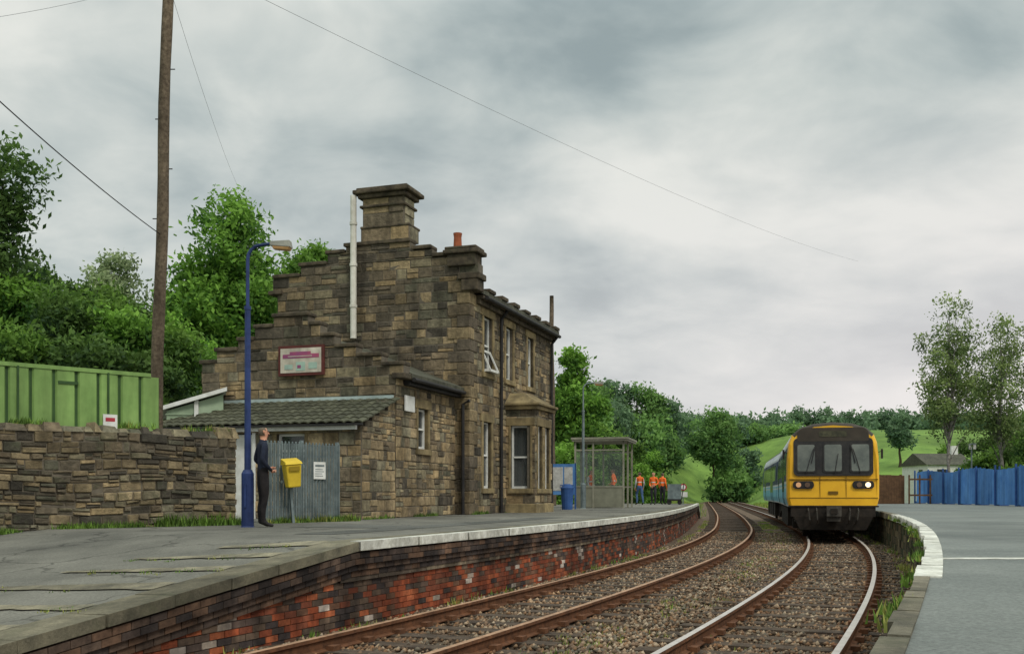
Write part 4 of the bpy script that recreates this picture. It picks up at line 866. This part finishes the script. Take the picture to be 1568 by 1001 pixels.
# ------------------------------------------------------------ people
m_skin=M('skin',lin(212,158,130),lin(192,138,112),9,.6)
def person(name,loc,rz,top,trou,hair=lin(96,84,72),J=None,vest=None,scale=1.,bag=False):
    j={'pelvis':((0,0,.95),.135,.105),'waist':((0,0,1.08),.13,.10),'chest':((0,.005,1.26),.155,.115),'uch':((0,0,1.40),.13,.095),'neck':((0,.0,1.50),.055,.055),'jaw':((0,.022,1.565),.062,.07),'head':((0,.008,1.64),.076,.092),'crown':((0,0,1.705),.055,.065)}
    for s,n_ in ((-1,'l'),(1,'r')):
        j['hip'+n_]=((s*.095,0,.87),.09,.09); j['thi'+n_]=((s*.10,.01,.68),.08,.085); j['knee'+n_]=((s*.10,.015,.49),.058,.06); j['calf'+n_]=((s*.10,-.02,.33),.055,.06); j['ank'+n_]=((s*.10,-.02,.10),.042,.045)
        j['heel'+n_]=((s*.10,-.035,.045),.038,.038); j['ball'+n_]=((s*.11,.09,.04),.042,.035); j['toe'+n_]=((s*.115,.16,.032),.034,.026)
        j['sho'+n_]=((s*.175,-.005,1.415),.06,.06); j['elb'+n_]=((s*.235,-.03,1.14),.044,.046); j['fore'+n_]=((s*.24,.02,1.02),.04,.04); j['wri'+n_]=((s*.235,.07,.90),.027,.03); j['palm'+n_]=((s*.232,.09,.83),.022,.038)
    if J:
        for a,b in J.items(): j[a]=(b,j[a][1],j[a][2])
    ed=[('pelvis','waist'),('waist','chest'),('chest','uch'),('uch','neck'),('neck','jaw'),('jaw','head'),('head','crown')]
    for n_ in 'lr': ed+=[('pelvis','hip'+n_),('hip'+n_,'thi'+n_),('thi'+n_,'knee'+n_),('knee'+n_,'calf'+n_),('calf'+n_,'ank'+n_),('ank'+n_,'heel'+n_),('ank'+n_,'ball'+n_),('ball'+n_,'toe'+n_),('uch','sho'+n_),('sho'+n_,'elb'+n_),('elb'+n_,'fore'+n_),('fore'+n_,'wri'+n_),('wri'+n_,'palm'+n_)]
    keys=list(j); V=[j[k_][0] for k_ in keys]; R=[(j[k_][1],j[k_][2]) for k_ in keys]; E=[(keys.index(a),keys.index(b)) for a,b in ed]
    roots=[0]
    lab=[]
    for a,b in ed:
        if a in('jaw','head','neck'): l_=2
        elif a[:3] in('wri',): l_=2
        elif a[:3] in('ank','bal'): l_=3
        elif a[:3] in('hip','thi','kne','cal') or (a=='pelvis' and b.startswith('hip')): l_=1
        else: l_=0
        lab.append((Vector(j[a][0]),Vector(j[b][0]),l_))
    for s,n_ in ((-1,'l'),(1,'r')):
        p=Vector(j['palm'+n_][0]); w=Vector(j['wri'+n_][0]); d=(p-w).normalized(); side=Vector((0,1,0)); side=(side-d*side.dot(d)); side=side.normalized() if side.length>.2 else Vector((1,0,0)); curl=Vector((-s,0,0)); curl=(curl-d*curl.dot(d)-side*curl.dot(side)).normalized()
        for i,(o,L_) in enumerate(((-.028,.055),(-.01,.07),(.01,.075),(.028,.068))):
            b0=len(V); q=p+side*o
            V+=[tuple(q),tuple(q+d*(L_*.5+.02)),tuple(q+d*(L_*.8+.02)+curl*.015),tuple(q+d*(L_*1.0+.01)+curl*.035)]; R+=[(.011,.011),(.010,.010),(.009,.009),(.008,.008)]; E+=[(b0,b0+1),(b0+1,b0+2),(b0+2,b0+3)]; roots.append(b0)
            lab.append((q,q+d*L_,2))
        b0=len(V); q=w.lerp(p,.5)+side*.02; V+=[tuple(q),tuple(q+side*.03+d*.02+curl*.01),tuple(q+side*.04+d*.055+curl*.02)]; R+=[(.012,.012),(.011,.011),(.009,.009)]; E+=[(b0,b0+1),(b0+1,b0+2)]; roots.append(b0); lab.append((q,q+side*.04+d*.05,2))
    me=bpy.data.meshes.new('tmp'); me.from_pydata(V,E,[]); o=bpy.data.objects.new('tmp',me); sc.collection.objects.link(o)
    md=o.modifiers.new('s','SKIN'); md.use_smooth_shade=True; md.branch_smoothing=.6
    for i,r in enumerate(R): me.skin_vertices[0].data[i].radius=r; me.skin_vertices[0].data[i].use_root=(i in roots)
    sb=o.modifiers.new('d','SUBSURF'); sb.levels=2; sb.render_levels=2
    dg=bpy.context.evaluated_depsgraph_get(); nm=bpy.data.meshes.new_from_object(o.evaluated_get(dg)); bpy.data.objects.remove(o)
    nm.materials.clear()
    for m_ in (top,trou,m_skin,m_black,M('hair',hair,tuple(v*.6 for v in hair),30,.8),vest or top,m_white): nm.materials.append(m_)
    hc=Vector(j['head'][0]); mi=[]
    wz=j['waist'][0][2]-.07
    def sd(p,a,b):
        ab=b-a; t=max(0,min(1,(p-a).dot(ab)/max(ab.length_squared,1e-9))); return (p-(a+ab*t)).length
    hv=set()
    for f in nm.polygons:
        c=f.center; l_=min(lab,key=lambda t:sd(c,t[0],t[1]))[2]
        if l_==0 and c.z<wz and abs((c-Vector(j['pelvis'][0])).x)<.2 and c.z>j['pelvis'][0][2]-.3 and sd(c,Vector(j['pelvis'][0]),Vector(j['waist'][0]))<.2: l_=1
        if l_==2 and c.z<j['neck'][0][2]+.0 and c.z>j['uch'][0][2]-.02 and abs(c.x-j['neck'][0][0])<.12: l_=0
        if vest and l_==0 and sd(c,Vector(j['waist'][0]),Vector(j['uch'][0]))<.21 and abs(c.x-j['chest'][0][0])<.2:
            l_=6 if abs(c.z-(j['chest'][0][2]-.08))<.03 else 5
        if l_==2 and (c-hc).length<.16:
            dd=c-hc
            if dd.z>.052 or (dd.y<.012 and dd.z>-.055 ): l_=4; hv.update(f.vertices)
        mi.append(l_)
    nm.polygons.foreach_set('material_index',mi)
    for v in hv: nm.vertices[v].co+= (nm.vertices[v].co-hc).normalized()*.014
    e=empty(name,loc,rz); e.scale=(scale,)*3
    b=bpy.data.objects.new('body',nm); sc.collection.objects.link(b); b.parent=e
    fm=MB(); 
    fy=hc.y+.088
    fm.hexa([(-.016,fy-.01,hc.z-.045),(.016,fy-.01,hc.z-.045),(.012,fy+.024,hc.z-.04),(-.012,fy+.024,hc.z-.04),(-.007,fy-.01,hc.z+.01),(.007,fy-.01,hc.z+.01),(.004,fy+.004,hc.z+.005),(-.004,fy+.004,hc.z+.005)],0)
    for s in(-1,1):
        fm.hexa([(s*.078,-.012,hc.z-.035),(s*.086,-.014,hc.z-.035),(s*.086,.012,hc.z-.03),(s*.078,.014,hc.z-.03),(s*.076,-.016,hc.z+.025),(s*.094,-.022,hc.z+.025),(s*.09,.010,hc.z+.025),(s*.076,.012,hc.z+.025)],0)
        fm.tube([(s*.03,fy-.012,hc.z+.004),(s*.03,fy-.002,hc.z+.004)],[.012,.007],8,1); fm.tube([(s*.016,fy-.006,hc.z+.024),(s*.044,fy-.014,hc.z+.024)],.005,5,1)
    fm.tube([(-.024,fy-.012,hc.z-.068),(0,fy-.004,hc.z-.07),(.024,fy-.012,hc.z-.068)],.006,6,2)
    fm.build('face_features',[m_skin,m_black,m_red],e,smooth=True)
    return e
nav=M('navy_sweater',lin(44,50,66),lin(34,38,52),8,.95,.4,60); blk=M('black_trousers',lin(44,40,40),lin(30,28,30),8,.95); jean=M('blue_jeans',lin(84,108,146),lin(64,86,122),8,.95)
org=M('hi_vis_orange',lin(248,122,52),lin(232,102,44),6,.7); shirt=M('pale_shirt',lin(196,198,200),lin(170,172,176),6,.9); dkt=M('dark_workwear',lin(58,56,62),lin(46,44,48),6,.9)
arms={'elbl':(-.235,-.07,1.16),'forel':(-.20,.02,1.09),'wril':(-.14,.12,1.03),'palml':(-.09,.16,1.02),'elbr':(.235,-.07,1.15),'forer':(.20,.02,1.05),'wrir':(.13,.11,.98),'palmr':(.08,.15,.96)}
person('man_on_platform',(-4.42,17.95,.85),-math.radians(62),nav,blk,lin(108,96,82),J=arms,scale=1.03)
walk={'kneel':(-.1,.16,.52),'thil':(-.1,.1,.70),'calfl':(-.1,.12,.34),'ankl':(-.1,.12,.10),'heell':(-.1,.10,.045),'balll':(-.11,.22,.04),'toel':(-.115,.29,.032),'thir':(.1,-.05,.68),'kneer':(.1,-.08,.49),'calfr':(.1,-.17,.33),'ankr':(.1,-.22,.11),'heelr':(.1,-.24,.06),'ballr':(.11,-.11,.04),'toer':(.115,-.04,.032)}
person('railway_worker',(6.75,53.5,.85),.3,shirt,jean,J=walk,vest=org)
person('railway_worker',(7.55,54.0,.85),2.6,org,dkt,vest=org,J=arms)
person('railway_worker',(8.25,55.5,.85),-.8,org,dkt,vest=org)
person('railway_worker',(4.3,43.0,.85),1.2,org,dkt,vest=org,J=arms,scale=.95)
person('railway_worker',(3.4,43.6,.85),-2.2,shirt,jean,vest=org,scale=.93)

# ------------------------------------------------------------ camera, light, world
cam=bpy.data.cameras.new('camera'); co=bpy.data.objects.new('camera',cam); sc.collection.objects.link(co); sc.camera=co
co.location=(0,0,1.45); co.rotation_euler=(math.radians(90),0,0); cam.sensor_width=36; cam.lens=36*1550/1568; cam.shift_y=254.5/1568; cam.clip_end=8000; cam.clip_start=.05
el,rot=math.radians(48),math.radians(150)
sd_=Vector((math.sin(rot)*math.cos(el),math.cos(rot)*math.cos(el),math.sin(el)))
sun=bpy.data.lights.new('sun','SUN'); sun.energy=1.5; sun.angle=math.radians(14); sun.color=(1,.94,.85); so=bpy.data.objects.new('sun',sun); sc.collection.objects.link(so); so.rotation_euler=sd_.to_track_quat('Z','Y').to_euler()
w=bpy.data.worlds.new('World'); sc.world=w; w.use_nodes=True; nt=w.node_tree; N=nt.nodes; L=nt.links; N.clear()
out=N.new('ShaderNodeOutputWorld'); sky=N.new('ShaderNodeTexSky'); sky.sky_type='NISHITA'; sky.sun_disc=False; sky.sun_elevation=el; sky.sun_rotation=rot
b1=N.new('ShaderNodeBackground'); b1.inputs[1].default_value=.1; L.new(sky.outputs[0],b1.inputs[0])
tc=N.new('ShaderNodeTexCoord'); sp=N.new('ShaderNodeSeparateXYZ'); L.new(tc.outputs['Generated'],sp.inputs[0])
def mth(op,a,b=None,c=None):
    n_=N.new('ShaderNodeMath'); n_.operation=op
    for i,x_ in enumerate((a,b,c)):
        if x_ is None: continue
        if isinstance(x_,(int,float)): n_.inputs[i].default_value=x_
        else: L.new(x_,n_.inputs[i])
    return n_.outputs[0]
X_,Y_,Z_=sp.outputs; Zp=mth('MAXIMUM',Z_,0); den=mth('ADD',Zp,.26)
cx=mth('DIVIDE',X_,den); cy=mth('DIVIDE',Y_,den); cmb=N.new('ShaderNodeCombineXYZ'); L.new(cx,cmb.inputs[0]); L.new(cy,cmb.inputs[1]); cmb.inputs[2].default_value=3.4
def nz(sc_,det,off,dist=0.,ro=.5):
    mp_=N.new('ShaderNodeMapping'); mp_.inputs['Location'].default_value=off; L.new(cmb.outputs[0],mp_.inputs[0]); n_=N.new('ShaderNodeTexNoise'); n_.inputs['Scale'].default_value=sc_; n_.inputs['Detail'].default_value=det; n_.inputs['Roughness'].default_value=ro; n_.inputs['Distortion'].default_value=dist; L.new(mp_.outputs[0],n_.inputs['Vector']); return n_.outputs['Fac']
f1=nz(1.15,5,(1.3,.4,0),.3,.5); f2=nz(3.4,7,(4,2,0),.3,.55)
f=mth('ADD',mth('MULTIPLY',f1,.68),mth('MULTIPLY',f2,.32))
ramp=N.new('ShaderNodeValToRGB'); cr=ramp.color_ramp; cr.interpolation='B_SPLINE'; cr.elements[0].position=.39; cr.elements[0].color=(*lin(146,160,162),1); cr.elements[1].position=.61; cr.elements[1].color=(*lin(236,237,230),1)
e_=cr.elements.new(.46); e_.color=(*lin(180,191,190),1); e_=cr.elements.new(.54); e_.color=(*lin(212,217,212),1); L.new(f,ramp.inputs[0])
hz=mth('SUBTRACT',1,mth('MULTIPLY',Zp,2.8)); hz=mth('MAXIMUM',hz,0); hz=mth('MULTIPLY',hz,mth('ADD',mth('MULTIPLY',X_,1.1),.5)); hz=mth('MINIMUM',mth('MAXIMUM',hz,0),.85)
mx=N.new('ShaderNodeMix'); mx.data_type='RGBA'; L.new(hz,mx.inputs[0]); L.new(ramp.outputs[0],mx.inputs[6]); mx.inputs[7].default_value=(*lin(242,234,234),1)
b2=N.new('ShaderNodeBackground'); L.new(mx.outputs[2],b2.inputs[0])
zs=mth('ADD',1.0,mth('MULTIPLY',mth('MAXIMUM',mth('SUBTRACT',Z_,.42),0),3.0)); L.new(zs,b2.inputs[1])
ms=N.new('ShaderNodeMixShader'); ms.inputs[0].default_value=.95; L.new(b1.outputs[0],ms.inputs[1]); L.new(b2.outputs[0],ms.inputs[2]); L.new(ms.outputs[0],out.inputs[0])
